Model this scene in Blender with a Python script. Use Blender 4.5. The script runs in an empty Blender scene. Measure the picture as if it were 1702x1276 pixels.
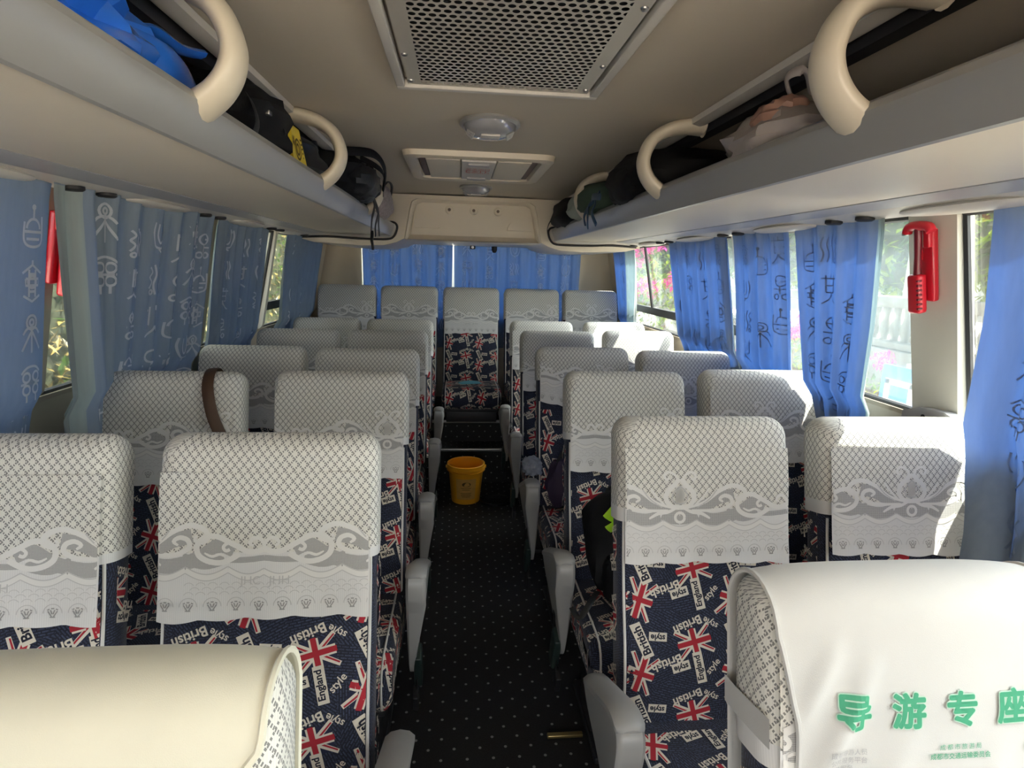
import bpy, bmesh, math, random
from mathutils import Vector, Matrix, noise
R = random.Random(7)
SC = bpy.context.scene
COL = SC.collection
PI = math.pi
CX = 0.10          # centre line of the bus
CAMZ = 1.54

# ------------------------------------------------------------------ materials
MATS = {}
def nodes(m):
    m.use_nodes = True
    return m.node_tree, m.node_tree.nodes, m.node_tree.links
def P(name, col, rough=0.6, metal=0.0, bump=0.0, bscale=200.0, var=0.0, vscale=6.0, sheen=0.0, spec=0.5, trans=0.0, coat=0.0):
    """principled material, optional procedural colour variation and bump"""
    m = bpy.data.materials.new(name); t, n, l = nodes(m)
    b = n['Principled BSDF']
    b.inputs['Base Color'].default_value = (*col, 1)
    b.inputs['Roughness'].default_value = rough
    b.inputs['Metallic'].default_value = metal
    b.inputs['Specular IOR Level'].default_value = spec
    b.inputs['Sheen Weight'].default_value = sheen
    b.inputs['Coat Weight'].default_value = coat
    tc = n.new('ShaderNodeTexCoord')
    nz = n.new('ShaderNodeTexNoise'); nz.inputs['Scale'].default_value = vscale; nz.inputs['Detail'].default_value = 5
    l.new(tc.outputs['Object'], nz.inputs['Vector'])
    rp = n.new('ShaderNodeMix'); rp.data_type = 'RGBA'
    v = max(var, 0.02)
    rp.inputs[6].default_value = (*[c * (1 - v) for c in col], 1)
    rp.inputs[7].default_value = (*[min(1, c * (1 + v)) for c in col], 1)
    l.new(nz.outputs['Fac'], rp.inputs[0]); l.new(rp.outputs[2], b.inputs['Base Color'])
    if bump:
        n2 = n.new('ShaderNodeTexNoise'); n2.inputs['Scale'].default_value = bscale
        l.new(tc.outputs['Object'], n2.inputs['Vector'])
        bp = n.new('ShaderNodeBump'); bp.inputs['Strength'].default_value = bump; bp.inputs['Distance'].default_value = 0.002
        l.new(n2.outputs['Fac'], bp.inputs['Height']); l.new(bp.outputs[0], b.inputs['Normal'])
    MATS[name] = m
    return m
def math_node(n, l, op, a, b=None, c=None):
    x = n.new('ShaderNodeMath'); x.operation = op
    for i, s in enumerate((a, b, c)):
        if s is None: continue
        if isinstance(s, (int, float)): x.inputs[i].default_value = s
        else: l.new(s, x.inputs[i])
    return x.outputs[0]

M_ceil = P('ceiling_liner', (0.57, 0.51, 0.415), 0.65, var=0.05, vscale=2.5)
M_beige = P('beige_panel', (0.72, 0.65, 0.53), 0.5, var=0.05, vscale=3)
M_wallbeige = P('beige_wall_liner', (0.50, 0.43, 0.33), 0.6, var=0.05)
M_silver = P('silver_rail_paint', (0.36, 0.36, 0.355), 0.32, metal=0.25, var=0.03)
M_grey = P('grey_trim_plastic', (0.40, 0.40, 0.41), 0.45)
M_pale = P('pale_trim_plastic', (0.62, 0.59, 0.54), 0.45)
M_cream_plastic = P('cream_plastic', (0.66, 0.59, 0.47), 0.35, var=0.03)
M_black = P('black_rubber', (0.012, 0.012, 0.013), 0.6)
M_armrest = P('grey_armrest_plastic', (0.36, 0.36, 0.35), 0.38)
M_darkmetal = P('dark_metal', (0.05, 0.05, 0.055), 0.45, metal=0.6)
M_steel = P('bare_steel', (0.55, 0.55, 0.55), 0.3, metal=1.0)
M_piping = P('white_piping', (0.78, 0.76, 0.72), 0.6)
M_flagred = P('flag_red', (0.42, 0.02, 0.035), 0.85)
M_label = P('label_cream', (0.74, 0.68, 0.58), 0.85)
M_ink = P('ink_navy', (0.012, 0.014, 0.03), 0.85)
M_navy = P('flag_navy', (0.016, 0.02, 0.055), 0.85)
M_belt = P('black_webbing', (0.015, 0.016, 0.017), 0.55)
M_buckle = P('dark_green_buckle', (0.02, 0.035, 0.032), 0.3)
M_red = P('red_plastic', (0.62, 0.012, 0.03), 0.28, coat=0.3)
M_cream_cloth = P('cream_cover_cloth', (0.74, 0.71, 0.575), 0.8, bump=0.15, bscale=900, var=0.05, vscale=14, sheen=0.2)
M_white_cloth = P('white_cover_cloth', (0.60, 0.588, 0.565), 0.8, bump=0.15, bscale=900, var=0.05, vscale=12, sheen=0.2)
M_green_print = P('green_print', (0.06, 0.36, 0.20), 0.7)
M_pale_green = P('pale_green_print', (0.48, 0.68, 0.55), 0.7)
M_grey_print = P('grey_print', (0.42, 0.41, 0.42), 0.7)
M_frame = P('black_window_rubber', (0.02, 0.02, 0.022), 0.5)
M_pillar = P('pillar_cream', (0.66, 0.63, 0.55), 0.45, var=0.03)
M_lacewhite = P('lace_ribbon', (0.82, 0.80, 0.765), 0.85)
def mat_opennet():
    m = P('lace_open_net', (0.5, 0.49, 0.475), 0.85); t, n, l = nodes(m)
    tc = n.new('ShaderNodeTexCoord'); sp = n.new('ShaderNodeSeparateXYZ'); l.new(tc.outputs['Object'], sp.inputs[0])
    a = math_node(n, l, 'SINE', math_node(n, l, 'MULTIPLY', math_node(n, l, 'ADD', sp.outputs[0], sp.outputs[2]), 2 * PI / .0046))
    b = math_node(n, l, 'SINE', math_node(n, l, 'MULTIPLY', math_node(n, l, 'SUBTRACT', sp.outputs[0], sp.outputs[2]), 2 * PI / .0046))
    k = math_node(n, l, 'GREATER_THAN', math_node(n, l, 'MULTIPLY', a, b), 0.05)
    mx = n.new('ShaderNodeMix'); mx.data_type = 'RGBA'; l.new(k, mx.inputs[0])
    mx.inputs[6].default_value = (.60, .585, .565, 1); mx.inputs[7].default_value = (.27, .265, .26, 1)
    l.new(mx.outputs[2], n['Principled BSDF'].inputs['Base Color']); return m
M_lacegrey = mat_opennet()
M_motif = P('lace_motif_holes', (.38, .37, .36), .85)
M_laceline = P('lace_fine_line', (0.60, 0.585, 0.57), 0.85)

def mat_fabric():
    m = bpy.data.materials.new('navy_print_fabric'); t, n, l = nodes(m)
    b = n['Principled BSDF']; b.inputs['Roughness'].default_value = 0.85; b.inputs['Sheen Weight'].default_value = 0.15
    uv = n.new('ShaderNodeUVMap')
    vo = n.new('ShaderNodeTexVoronoi'); vo.feature = 'F1'; vo.inputs['Scale'].default_value = 14; vo.voronoi_dimensions = '2D'
    l.new(uv.outputs[0], vo.inputs['Vector'])
    sep = n.new('ShaderNodeSeparateColor'); l.new(vo.outputs['Color'], sep.inputs[0])
    ang = math_node(n, l, 'MULTIPLY', sep.outputs[0], 2.6)
    ang = math_node(n, l, 'SUBTRACT', ang, 0.5)
    vr = n.new('ShaderNodeVectorRotate'); vr.rotation_type = 'Z_AXIS'
    l.new(uv.outputs[0], vr.inputs['Vector']); l.new(ang, vr.inputs['Angle'])
    br = n.new('ShaderNodeTexBrick'); l.new(vr.outputs[0], br.inputs['Vector'])
    br.inputs['Scale'].default_value = 1.0
    br.inputs['Brick Width'].default_value = 0.016; br.inputs['Row Height'].default_value = 0.0058
    br.inputs['Mortar Size'].default_value = 0.0015; br.inputs['Mortar Smooth'].default_value = 0.1
    br.inputs['Color1'].default_value = (0.060, 0.078, 0.145, 1); br.inputs['Color2'].default_value = (0.030, 0.04, 0.08, 1)
    br.inputs['Mortar'].default_value = (0.006, 0.007, 0.018, 1)
    nz = n.new('ShaderNodeTexNoise'); nz.inputs['Scale'].default_value = 420; l.new(uv.outputs[0], nz.inputs['Vector'])
    mx = n.new('ShaderNodeMix'); mx.data_type = 'RGBA'
    cr = n.new('ShaderNodeValToRGB'); cr.color_ramp.elements[0].position = 0.48; cr.color_ramp.elements[1].position = 0.62
    l.new(nz.outputs['Fac'], cr.inputs[0])
    l.new(cr.outputs[0], mx.inputs[0]); l.new(br.outputs['Color'], mx.inputs[6]); mx.inputs[7].default_value = (0.012, 0.015, 0.035, 1)
    l.new(mx.outputs[2], b.inputs['Base Color'])
    return m
M_fabric = mat_fabric()

def mat_lace():
    """white cotton lace: lozenge net above, closed cloth near the hem (uv in metres, v = height over the hem)"""
    m = bpy.data.materials.new('white_lace'); t, n, l = nodes(m)
    b = n['Principled BSDF']; b.inputs['Roughness'].default_value = 0.85; b.inputs['Sheen Weight'].default_value = 0.1
    uv = n.new('ShaderNodeUVMap'); sp = n.new('ShaderNodeSeparateXYZ'); l.new(uv.outputs[0], sp.inputs[0])
    p = math_node(n, l, 'DIVIDE', sp.outputs[0], 0.0185); q = math_node(n, l, 'DIVIDE', sp.outputs[1], 0.0225)
    a = math_node(n, l, 'ADD', p, q); d = math_node(n, l, 'SUBTRACT', p, q)
    def line(x, w):
        f = math_node(n, l, 'FRACT', x); f = math_node(n, l, 'SUBTRACT', f, 0.5); f = math_node(n, l, 'ABSOLUTE', f)
        return math_node(n, l, 'LESS_THAN', f, w)
    def dash(x, k):
        f = math_node(n, l, 'MULTIPLY', x, k); f = math_node(n, l, 'FRACT', f)
        return math_node(n, l, 'GREATER_THAN', f, 0.45)
    l1 = math_node(n, l, 'MULTIPLY', line(a, 0.135), dash(d, 3.0))
    l2 = math_node(n, l, 'MULTIPLY', line(d, 0.135), dash(a, 3.0))
    hole = math_node(n, l, 'MAXIMUM', l1, l2)
    zone = math_node(n, l, 'GREATER_THAN', sp.outputs[1], 0.135)
    hole = math_node(n, l, 'MULTIPLY', hole, zone)
    # fine weave rows
    wv = math_node(n, l, 'MULTIPLY', sp.outputs[0], 2 * PI / 0.0042); wv = math_node(n, l, 'SINE', wv)
    wv = math_node(n, l, 'MULTIPLY', wv, 0.035); wv = math_node(n, l, 'ADD', wv, 0.965)
    nz = n.new('ShaderNodeTexNoise'); nz.inputs['Scale'].default_value = 9
    tc = n.new('ShaderNodeTexCoord'); l.new(tc.outputs['Object'], nz.inputs['Vector'])
    c1 = n.new('ShaderNodeMix'); c1.data_type = 'RGBA'
    c1.inputs[6].default_value = (0.78, 0.75, 0.67, 1); c1.inputs[7].default_value = (0.84, 0.82, 0.77, 1)
    l.new(nz.outputs['Fac'], c1.inputs[0])
    c2 = n.new('ShaderNodeMix'); c2.data_type = 'RGBA'; l.new(zone, c2.inputs[0])
    c2.inputs[6].default_value = (0.80, 0.785, 0.765, 1); l.new(c1.outputs[2], c2.inputs[7])
    sc = n.new('ShaderNodeVectorMath'); sc.operation = 'SCALE'; l.new(c2.outputs[2], sc.inputs[0]); l.new(wv, sc.inputs['Scale'])
    c3 = n.new('ShaderNodeMix'); c3.data_type = 'RGBA'; l.new(hole, c3.inputs[0])
    l.new(sc.outputs[0], c3.inputs[6]); c3.inputs[7].default_value = (0.235, 0.23, 0.215, 1)
    l.new(c3.outputs[2], b.inputs['Base Color'])
    return m
M_lace = mat_lace()

def mat_cloth_translucent(name, col, tcol, tfac=0.5, sc=(60, 60, 4)):
    m = bpy.data.materials.new(name); t, n, l = nodes(m)
    n.remove(n['Principled BSDF']); out = n['Material Output']
    di = n.new('ShaderNodeBsdfDiffuse'); tr = n.new('ShaderNodeBsdfTranslucent'); mx = n.new('ShaderNodeMixShader')
    tc = n.new('ShaderNodeTexCoord'); mp = n.new('ShaderNodeMapping'); mp.inputs['Scale'].default_value = sc
    nz = n.new('ShaderNodeTexNoise'); nz.inputs['Scale'].default_value = 1.0; nz.inputs['Detail'].default_value = 3
    l.new(tc.outputs['Object'], mp.inputs[0]); l.new(mp.outputs[0], nz.inputs['Vector'])
    for node, c in ((di, col), (tr, tcol)):
        x = n.new('ShaderNodeMix'); x.data_type = 'RGBA'
        x.inputs[6].default_value = (*[k * .88 for k in c], 1); x.inputs[7].default_value = (*[min(1, k * 1.1) for k in c], 1)
        l.new(nz.outputs['Fac'], x.inputs[0]); l.new(x.outputs[2], node.inputs['Color'])
    mx.inputs[0].default_value = tfac
    l.new(di.outputs[0], mx.inputs[1]); l.new(tr.outputs[0], mx.inputs[2]); l.new(mx.outputs[0], out.inputs['Surface'])
    return m
M_curtain = mat_cloth_translucent('blue_curtain_cloth', (0.44, 0.52, 0.58), (0.014, 0.043, 0.150), 0.50)
M_curtain_glyph = mat_cloth_translucent('curtain_woven_glyph', (0.80, 0.84, 0.87), (0.040, 0.10, 0.30), 0.40)
M_glyph_backlit = mat_cloth_translucent('curtain_glyph_backlit', (0.37, 0.45, 0.53), (0.011, 0.035, 0.130), 0.50)  # right curtain characters: their backlit darkness is put into the colour
M_sheer = mat_cloth_translucent('grey_green_curtain_lining', (0.50, 0.55, 0.54), (0.12, 0.175, 0.20), 0.5)

def mat_glass():
    m = bpy.data.materials.new('dusty_window_glass'); t, n, l = nodes(m)
    n.remove(n['Principled BSDF']); out = n['Material Output']
    tr = n.new('ShaderNodeBsdfTransparent'); gl = n.new('ShaderNodeBsdfGlossy'); gl.inputs['Roughness'].default_value = 0.03
    tr.inputs['Color'].default_value = (0.93, 0.97, 0.96, 1)
    tl = n.new('ShaderNodeBsdfTranslucent'); tl.inputs['Color'].default_value = (0.9, 0.92, 0.92, 1)
    fr = n.new('ShaderNodeFresnel'); fr.inputs['IOR'].default_value = 1.45
    tc = n.new('ShaderNodeTexCoord'); nz = n.new('ShaderNodeTexNoise'); nz.inputs['Scale'].default_value = 5; nz.inputs['Detail'].default_value = 6
    l.new(tc.outputs['Object'], nz.inputs['Vector'])
    k = math_node(n, l, 'MULTIPLY', nz.outputs['Fac'], 0.014)
    m1 = n.new('ShaderNodeMixShader'); l.new(k, m1.inputs[0]); l.new(tr.outputs[0], m1.inputs[1]); l.new(tl.outputs[0], m1.inputs[2])
    m2 = n.new('ShaderNodeMixShader'); f = math_node(n, l, 'MULTIPLY', fr.outputs[0], 0.6); l.new(f, m2.inputs[0])
    l.new(m1.outputs[0], m2.inputs[1]); l.new(gl.outputs[0], m2.inputs[2]); l.new(m2.outputs[0], out.inputs['Surface'])
    return m
M_glass = mat_glass()

def mat_floor():
    m = bpy.data.materials.new('dotted_dark_floor'); t, n, l = nodes(m)
    b = n['Principled BSDF']; b.inputs['Roughness'].default_value = 0.7; b.inputs['Specular IOR Level'].default_value = 0.3
    tc = n.new('ShaderNodeTexCoord'); sp = n.new('ShaderNodeSeparateXYZ'); l.new(tc.outputs['Object'], sp.inputs[0])
    # rows staggered like a quincunx; the vertical faces use z
    yy = math_node(n, l, 'ADD', sp.outputs[1], sp.outputs[2])
    def lay(off):
        fx = math_node(n, l, 'DIVIDE', sp.outputs[0], 0.084); fx = math_node(n, l, 'ADD', fx, off); fx = math_node(n, l, 'FRACT', fx)
        fy = math_node(n, l, 'DIVIDE', yy, 0.084); fy = math_node(n, l, 'ADD', fy, off); fy = math_node(n, l, 'FRACT', fy)
        fx = math_node(n, l, 'SUBTRACT', fx, 0.5); fy = math_node(n, l, 'SUBTRACT', fy, 0.5)
        r = math_node(n, l, 'ADD', math_node(n, l, 'MULTIPLY', fx, fx), math_node(n, l, 'MULTIPLY', fy, fy))
        return math_node(n, l, 'LESS_THAN', r, 0.0036)
    dot = math_node(n, l, 'MAXIMUM', lay(0.0), lay(0.5))
    nz = n.new('ShaderNodeTexNoise'); nz.inputs['Scale'].default_value = 180; l.new(tc.outputs['Object'], nz.inputs['Vector'])
    c = n.new('ShaderNodeMix'); c.data_type = 'RGBA'; l.new(nz.outputs['Fac'], c.inputs[0])
    c.inputs[6].default_value = (0.012, 0.012, 0.013, 1); c.inputs[7].default_value = (0.034, 0.034, 0.035, 1)
    c2 = n.new('ShaderNodeMix'); c2.data_type = 'RGBA'; l.new(dot, c2.inputs[0]); l.new(c.outputs[2], c2.inputs[6])
    c2.inputs[7].default_value = (0.30, 0.30, 0.29, 1); l.new(c2.outputs[2], b.inputs['Base Color'])
    return m
M_floor = mat_floor()

def mat_perforated():
    m = bpy.data.materials.new('perforated_grille_plate'); t, n, l = nodes(m)
    b = n['Principled BSDF']; b.inputs['Base Color'].default_value = (0.52, 0.49, 0.43, 1); b.inputs['Roughness'].default_value = 0.42
    b.inputs['Metallic'].default_value = 0.3
    out = n['Material Output']
    tc = n.new('ShaderNodeTexCoord'); sp = n.new('ShaderNodeSeparateXYZ'); l.new(tc.outputs['Object'], sp.inputs[0])
    px, py = 0.0190, 0.0400
    def lay(off):
        fx = math_node(n, l, 'DIVIDE', sp.outputs[0], px); fx = math_node(n, l, 'ADD', fx, off); fx = math_node(n, l, 'FRACT', fx)
        fy = math_node(n, l, 'DIVIDE', sp.outputs[1], py); fy = math_node(n, l, 'ADD', fy, off); fy = math_node(n, l, 'FRACT', fy)
        fx = math_node(n, l, 'MULTIPLY', math_node(n, l, 'SUBTRACT', fx, 0.5), px); fy = math_node(n, l, 'MULTIPLY', math_node(n, l, 'SUBTRACT', fy, 0.5), py)
        r = math_node(n, l, 'ADD', math_node(n, l, 'MULTIPLY', fx, fx), math_node(n, l, 'MULTIPLY', fy, fy))
        return math_node(n, l, 'LESS_THAN', r, 0.0072 ** 2)
    hole = math_node(n, l, 'MAXIMUM', lay(0.0), lay(0.5))
    ax = math_node(n, l, 'LESS_THAN', math_node(n, l, 'ABSOLUTE', sp.outputs[0]), 0.198)
    ay = math_node(n, l, 'LESS_THAN', math_node(n, l, 'ABSOLUTE', sp.outputs[1]), 0.452)
    hole = math_node(n, l, 'MULTIPLY', hole, math_node(n, l, 'MULTIPLY', ax, ay))
    tr = n.new('ShaderNodeBsdfTransparent'); mx = n.new('ShaderNodeMixShader')
    l.new(hole, mx.inputs[0]); l.new(b.outputs[0], mx.inputs[1]); l.new(tr.outputs[0], mx.inputs[2]); l.new(mx.outputs[0], out.inputs['Surface'])
    return m
M_perf = mat_perforated()

# ------------------------------------------------------------------ mesh builder
class MB:
    def __init__(s): s.v = []; s.f = []; s.m = []; s.uv = []; s.mats = []
    def slot(s, mat):
        if mat not in s.mats: s.mats.append(mat)
        return s.mats.index(mat)
    def poly(s, pts, mat, uv=None):
        i = len(s.v); s.v += [tuple(p) for p in pts]; s.f.append(tuple(range(i, i + len(pts)))); s.m.append(s.slot(mat)); s.uv.append(uv)
    def grid(s, rows, mat, closed=False, uvrows=None, flip=False):
        """rows: list of equally long point lists"""
        i = len(s.v); n = len(rows[0]); k = s.slot(mat)
        for r in rows: s.v += [tuple(p) for p in r]
        for a in range(len(rows) - 1):
            for b in range(n if closed else n - 1):
                c = (b + 1) % n
                f = (i + a * n + b, i + a * n + c, i + (a + 1) * n + c, i + (a + 1) * n + b)
                s.f.append(f[::-1] if flip else f); s.m.append(k)
                if uvrows:
                    u = (uvrows[a][b], uvrows[a][b + 1] if closed else uvrows[a][c], uvrows[a + 1][b + 1] if closed else uvrows[a + 1][c], uvrows[a + 1][b])
                    s.uv.append(u[::-1] if flip else u)
                else: s.uv.append(None)
    def cap(s, ring, mat, flip=False):
        s.poly(ring[::-1] if flip else ring, mat)
    def box(s, c, d, mat, rot=None, bevel=0.0):
        hx, hy, hz = d[0] / 2, d[1] / 2, d[2] / 2
        if bevel <= 0:
            P8 = [Vector((x * hx, y * hy, z * hz)) for z in (-1, 1) for y in (-1, 1) for x in (-1, 1)]
            F = [(0, 2, 3, 1), (4, 5, 7, 6), (0, 1, 5, 4), (2, 6, 7, 3), (0, 4, 6, 2), (1, 3, 7, 5)]
        else:
            bm = bmesh.new(); bmesh.ops.create_cube(bm, size=1)
            for v in bm.verts: v.co = Vector((v.co.x * d[0], v.co.y * d[1], v.co.z * d[2]))
            bmesh.ops.bevel(bm, geom=bm.edges[:], offset=min(bevel, min(d) * .49), segments=3, affect='EDGES', profile=0.5)
            bm.verts.index_update()
            P8 = [v.co.copy() for v in bm.verts]; F = [tuple(v.index for v in f.verts) for f in bm.faces]; bm.free()
        i = len(s.v); k = s.slot(mat); C = Vector(c)
        for p in P8:
            q = (rot @ p) if rot else p
            s.v.append(tuple(q + C))
        for f in F: s.f.append(tuple(i + j for j in f)); s.m.append(k); s.uv.append(None)
    def tube(s, pts, r, mat, seg=8, caps=True, flat=None, up=None):
        """round (or flattened: flat = ratio along 'up') tube through points, r scalar or list"""
        pts = [Vector(p) for p in pts]; n = len(pts)
        rows = []; prev = None
        for i, p in enumerate(pts):
            t = (pts[min(i + 1, n - 1)] - pts[max(i - 1, 0)])
            if t.length < 1e-9: t = Vector((0, 0, 1))
            t.normalize()
            ref = Vector(up) if up else (prev if prev else (Vector((0, 0, 1)) if abs(t.z) < .9 else Vector((1, 0, 0))))
            x = ref - t * ref.dot(t)
            if x.length < 1e-6: x = t.orthogonal()
            x.normalize(); y = t.cross(x); prev = x
            rr = r[i] if isinstance(r, (list, tuple)) else r
            fx = flat if flat else 1.0
            rows.append([p + x * (math.cos(2 * PI * k / seg) * rr * fx) + y * (math.sin(2 * PI * k / seg) * rr) for k in range(seg)])
        s.grid(rows, mat, closed=True)
        if caps: s.cap(rows[0], mat, True); s.cap(rows[-1], mat)
    def lathe(s, prof, mat, c=(0, 0, 0), seg=32, sx=1.0, sy=1.0, axis='z'):
        rows = []
        for r, z in prof:
            row = []
            for k in range(seg):
                a = 2 * PI * k / seg; x, y = r * math.cos(a) * sx, r * math.sin(a) * sy
                row.append(Vector(c) + (Vector((x, y, z)) if axis == 'z' else Vector((z, x, y)) if axis == 'x' else Vector((x, z, -y))))
            rows.append(row)
        s.grid(rows, mat, closed=True)
    def prism(s, poly2, a, b, mat, plane='xz', caps=True):
        """extrude a 2D outline: plane 'xz' along y, 'yz' along x, 'xy' along z"""
        def to(p, d):
            return (p[0], d, p[1]) if plane == 'xz' else (d, p[0], p[1]) if plane == 'yz' else (p[0], p[1], d)
        r0 = [to(p, a) for p in poly2]; r1 = [to(p, b) for p in poly2]
        s.grid([r0, r1], mat, closed=True)
        if caps: s.poly(r0[::-1], mat); s.poly(r1, mat)
    def mesh(s, name, smooth=40):
        me = bpy.data.meshes.new(name); me.from_pydata(s.v, [], s.f)
        for m in s.mats: me.materials.append(m)
        me.polygons.foreach_set('material_index', s.m)
        if any(u is not None for u in s.uv):
            ul = me.uv_layers.new(name='UVMap')
            d = [0.0] * (2 * len(me.loops)); k = 0
            for f, u in zip(s.f, s.uv):
                for j in range(len(f)):
                    if u is not None: d[2 * k], d[2 * k + 1] = u[j]
                    k += 1
            ul.data.foreach_set('uv', d)
        me.update()
        if smooth:
            me.shade_smooth()
            me.set_sharp_from_angle(angle=math.radians(smooth))
        return me
    def build(s, name, parent=None, smooth=40, fixn=False):
        me = s.mesh(name, smooth)
        if fixn:
            bm = bmesh.new(); bm.from_mesh(me); bmesh.ops.remove_doubles(bm, verts=bm.verts[:], dist=1e-5)
            bmesh.ops.recalc_face_normals(bm, faces=bm.faces[:]); bm.to_mesh(me); bm.free()
            if smooth: me.shade_smooth(); me.set_sharp_from_angle(angle=math.radians(smooth))
        return link(name, me, parent)
def link(name, me, parent=None):
    o = bpy.data.objects.new(name, me); COL.objects.link(o)
    if parent: o.parent = parent
    return o
def tag(o, label, cat, group=None, kind=None):
    o['label'] = label; o['category'] = cat
    if group: o['group'] = group
    if kind: o['kind'] = kind
    return o
def thing(name, label, cat, loc=(0, 0, 0), rz=0.0, group=None):
    o = bpy.data.objects.new(name, None); COL.objects.link(o)
    o.location = loc; o.rotation_euler = (0, 0, rz); o.empty_display_size = 0.05
    return tag(o, label, cat, group)
def struct(name, mb, smooth=40, fixn=True):
    o = mb.build(name, None, smooth, fixn); o['kind'] = 'structure'; return o

# ------------------------------------------------------------------ 2D drawing helpers
def catmull(pts, n=6):
    out = []; P_ = [pts[0]] + list(pts) + [pts[-1]]
    for i in range(1, len(P_) - 2):
        p0, p1, p2, p3 = P_[i - 1], P_[i], P_[i + 1], P_[i + 2]
        for k in range(n):
            t = k / n
            out.append(tuple(0.5 * (2 * p1[j] + (p2[j] - p0[j]) * t + (2 * p0[j] - 5 * p1[j] + 4 * p2[j] - p3[j]) * t * t + (3 * p1[j] - p0[j] - 3 * p2[j] + p3[j]) * t ** 3) for j in range(len(p1))))
    out.append(tuple(pts[-1])); return out
def ribbon(pts, w, taper=False, closed=False):
    """list of quads (2D) along a polyline"""
    n = len(pts); L = []; Rr = []
    for i in range(n):
        a = pts[(i - 1) % n] if closed else pts[max(i - 1, 0)]; b = pts[(i + 1) % n] if closed else pts[min(i + 1, n - 1)]
        dx, dy = b[0] - a[0], b[1] - a[1]; d = math.hypot(dx, dy) or 1
        ww = w / 2
        if taper: ww *= 0.35 + 0.65 * math.sin(PI * min(1, max(0, (i + .3) / (n - .4)))) ** 0.7
        L.append((pts[i][0] - dy / d * ww, pts[i][1] + dx / d * ww)); Rr.append((pts[i][0] + dy / d * ww, pts[i][1] - dx / d * ww))
    q = [[L[i], Rr[i], Rr[i + 1], L[i + 1]] for i in range(n - 1)]
    if closed: q.append([L[-1], Rr[-1], Rr[0], L[0]])
    return q
def circ(c, r, n=14, a0=0, a1=2 * PI):
    return [(c[0] + r * math.cos(a0 + (a1 - a0) * k / n), c[1] + r * math.sin(a0 + (a1 - a0) * k / n)) for k in range(n + 1)]
def rect(c, w, h, rot=0):
    ca, sa = math.cos(rot), math.sin(rot)
    return [(c[0] + x * ca - y * sa, c[1] + x * sa + y * ca) for x, y in ((-w / 2, -h / 2), (w / 2, -h / 2), (w / 2, h / 2), (-w / 2, h / 2))]
def xf(poly, c, rot=0, s=1.0, flipx=False):
    ca, sa = math.cos(rot) * s, math.sin(rot) * s
    k = -1 if flipx else 1
    return [(c[0] + k * x * ca - y * sa, c[1] + k * x * sa + y * ca) for x, y in poly]
def splits(poly, g=0.03):
    """cut a polygon along a square raster so that it can follow a curved surface"""
    xs = [p[0] for p in poly]; ys = [p[1] for p in poly]
    if max(xs) - min(xs) < g * .6 and max(ys) - min(ys) < g * .6: return [poly]
    out = []
    for i in range(int(min(xs) // g), int(max(xs) // g) + 1):
        a = clip(poly, i * g, (i + 1) * g, -9, 9)
        if not a: continue
        yy = [p[1] for p in a]
        for j in range(int(min(yy) // g), int(max(yy) // g) + 1):
            b = clip(a, -9, 9, j * g, (j + 1) * g)
            if b: out.append(b)
    return out
def clip(poly, x0, x1, y0, y1):
    def cut(p, f):
        out = []
        for i in range(len(p)):
            a, b = p[i], p[(i + 1) % len(p)]; fa, fb = f(a), f(b)
            if fa >= 0: out.append(a)
            if (fa >= 0) != (fb >= 0):
                t = fa / (fa - fb); out.append((a[0] + (b[0] - a[0]) * t, a[1] + (b[1] - a[1]) * t))
        return out
    for f in (lambda q: q[0] - x0, lambda q: x1 - q[0], lambda q: q[1] - y0, lambda q: y1 - q[1]):
        poly = cut(poly, f)
        if len(poly) < 3: return None
    return poly
TXT = {}
def text_tris(s, bold=0.0, height=None):
    """triangles of a text in the built-in font, centred, scaled to unit width (or to unit height)"""
    key = (s, bold, height)
    if key in TXT: return TXT[key]
    cu = bpy.data.curves.new('lettering', 'FONT'); cu.body = s; cu.size = 1; cu.offset = bold; cu.resolution_u = 3
    ob = bpy.data.objects.new('lettering', cu); COL.objects.link(ob)
    bpy.context.view_layer.update()
    dg = bpy.context.evaluated_depsgraph_get(); me = ob.evaluated_get(dg).to_mesh()
    me.calc_loop_triangles()
    V = [(v.co.x, v.co.y) for v in me.vertices]; T = [tuple(t.vertices) for t in me.loop_triangles]
    ob.evaluated_get(dg).to_mesh_clear()
    bpy.data.objects.remove(ob); bpy.data.curves.remove(cu)
    xs = [p[0] for p in V]; ys = [p[1] for p in V]
    cx, cy = (min(xs) + max(xs)) / 2, (min(ys) + max(ys)) / 2
    k = 1 / ((max(ys) - min(ys)) if height else (max(xs) - min(xs)))
    V = [((x - cx) * k, (y - cy) * k) for x, y in V]
    out = []
    for t in T:
        p = [V[i] for i in t]
        ar = (p[1][0] - p[0][0]) * (p[2][1] - p[0][1]) - (p[2][0] - p[0][0]) * (p[1][1] - p[0][1])
        if abs(ar) < 1e-9: continue
        out.append(p if ar > 0 else p[::-1])
    TXT[key] = out
    return out
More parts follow.
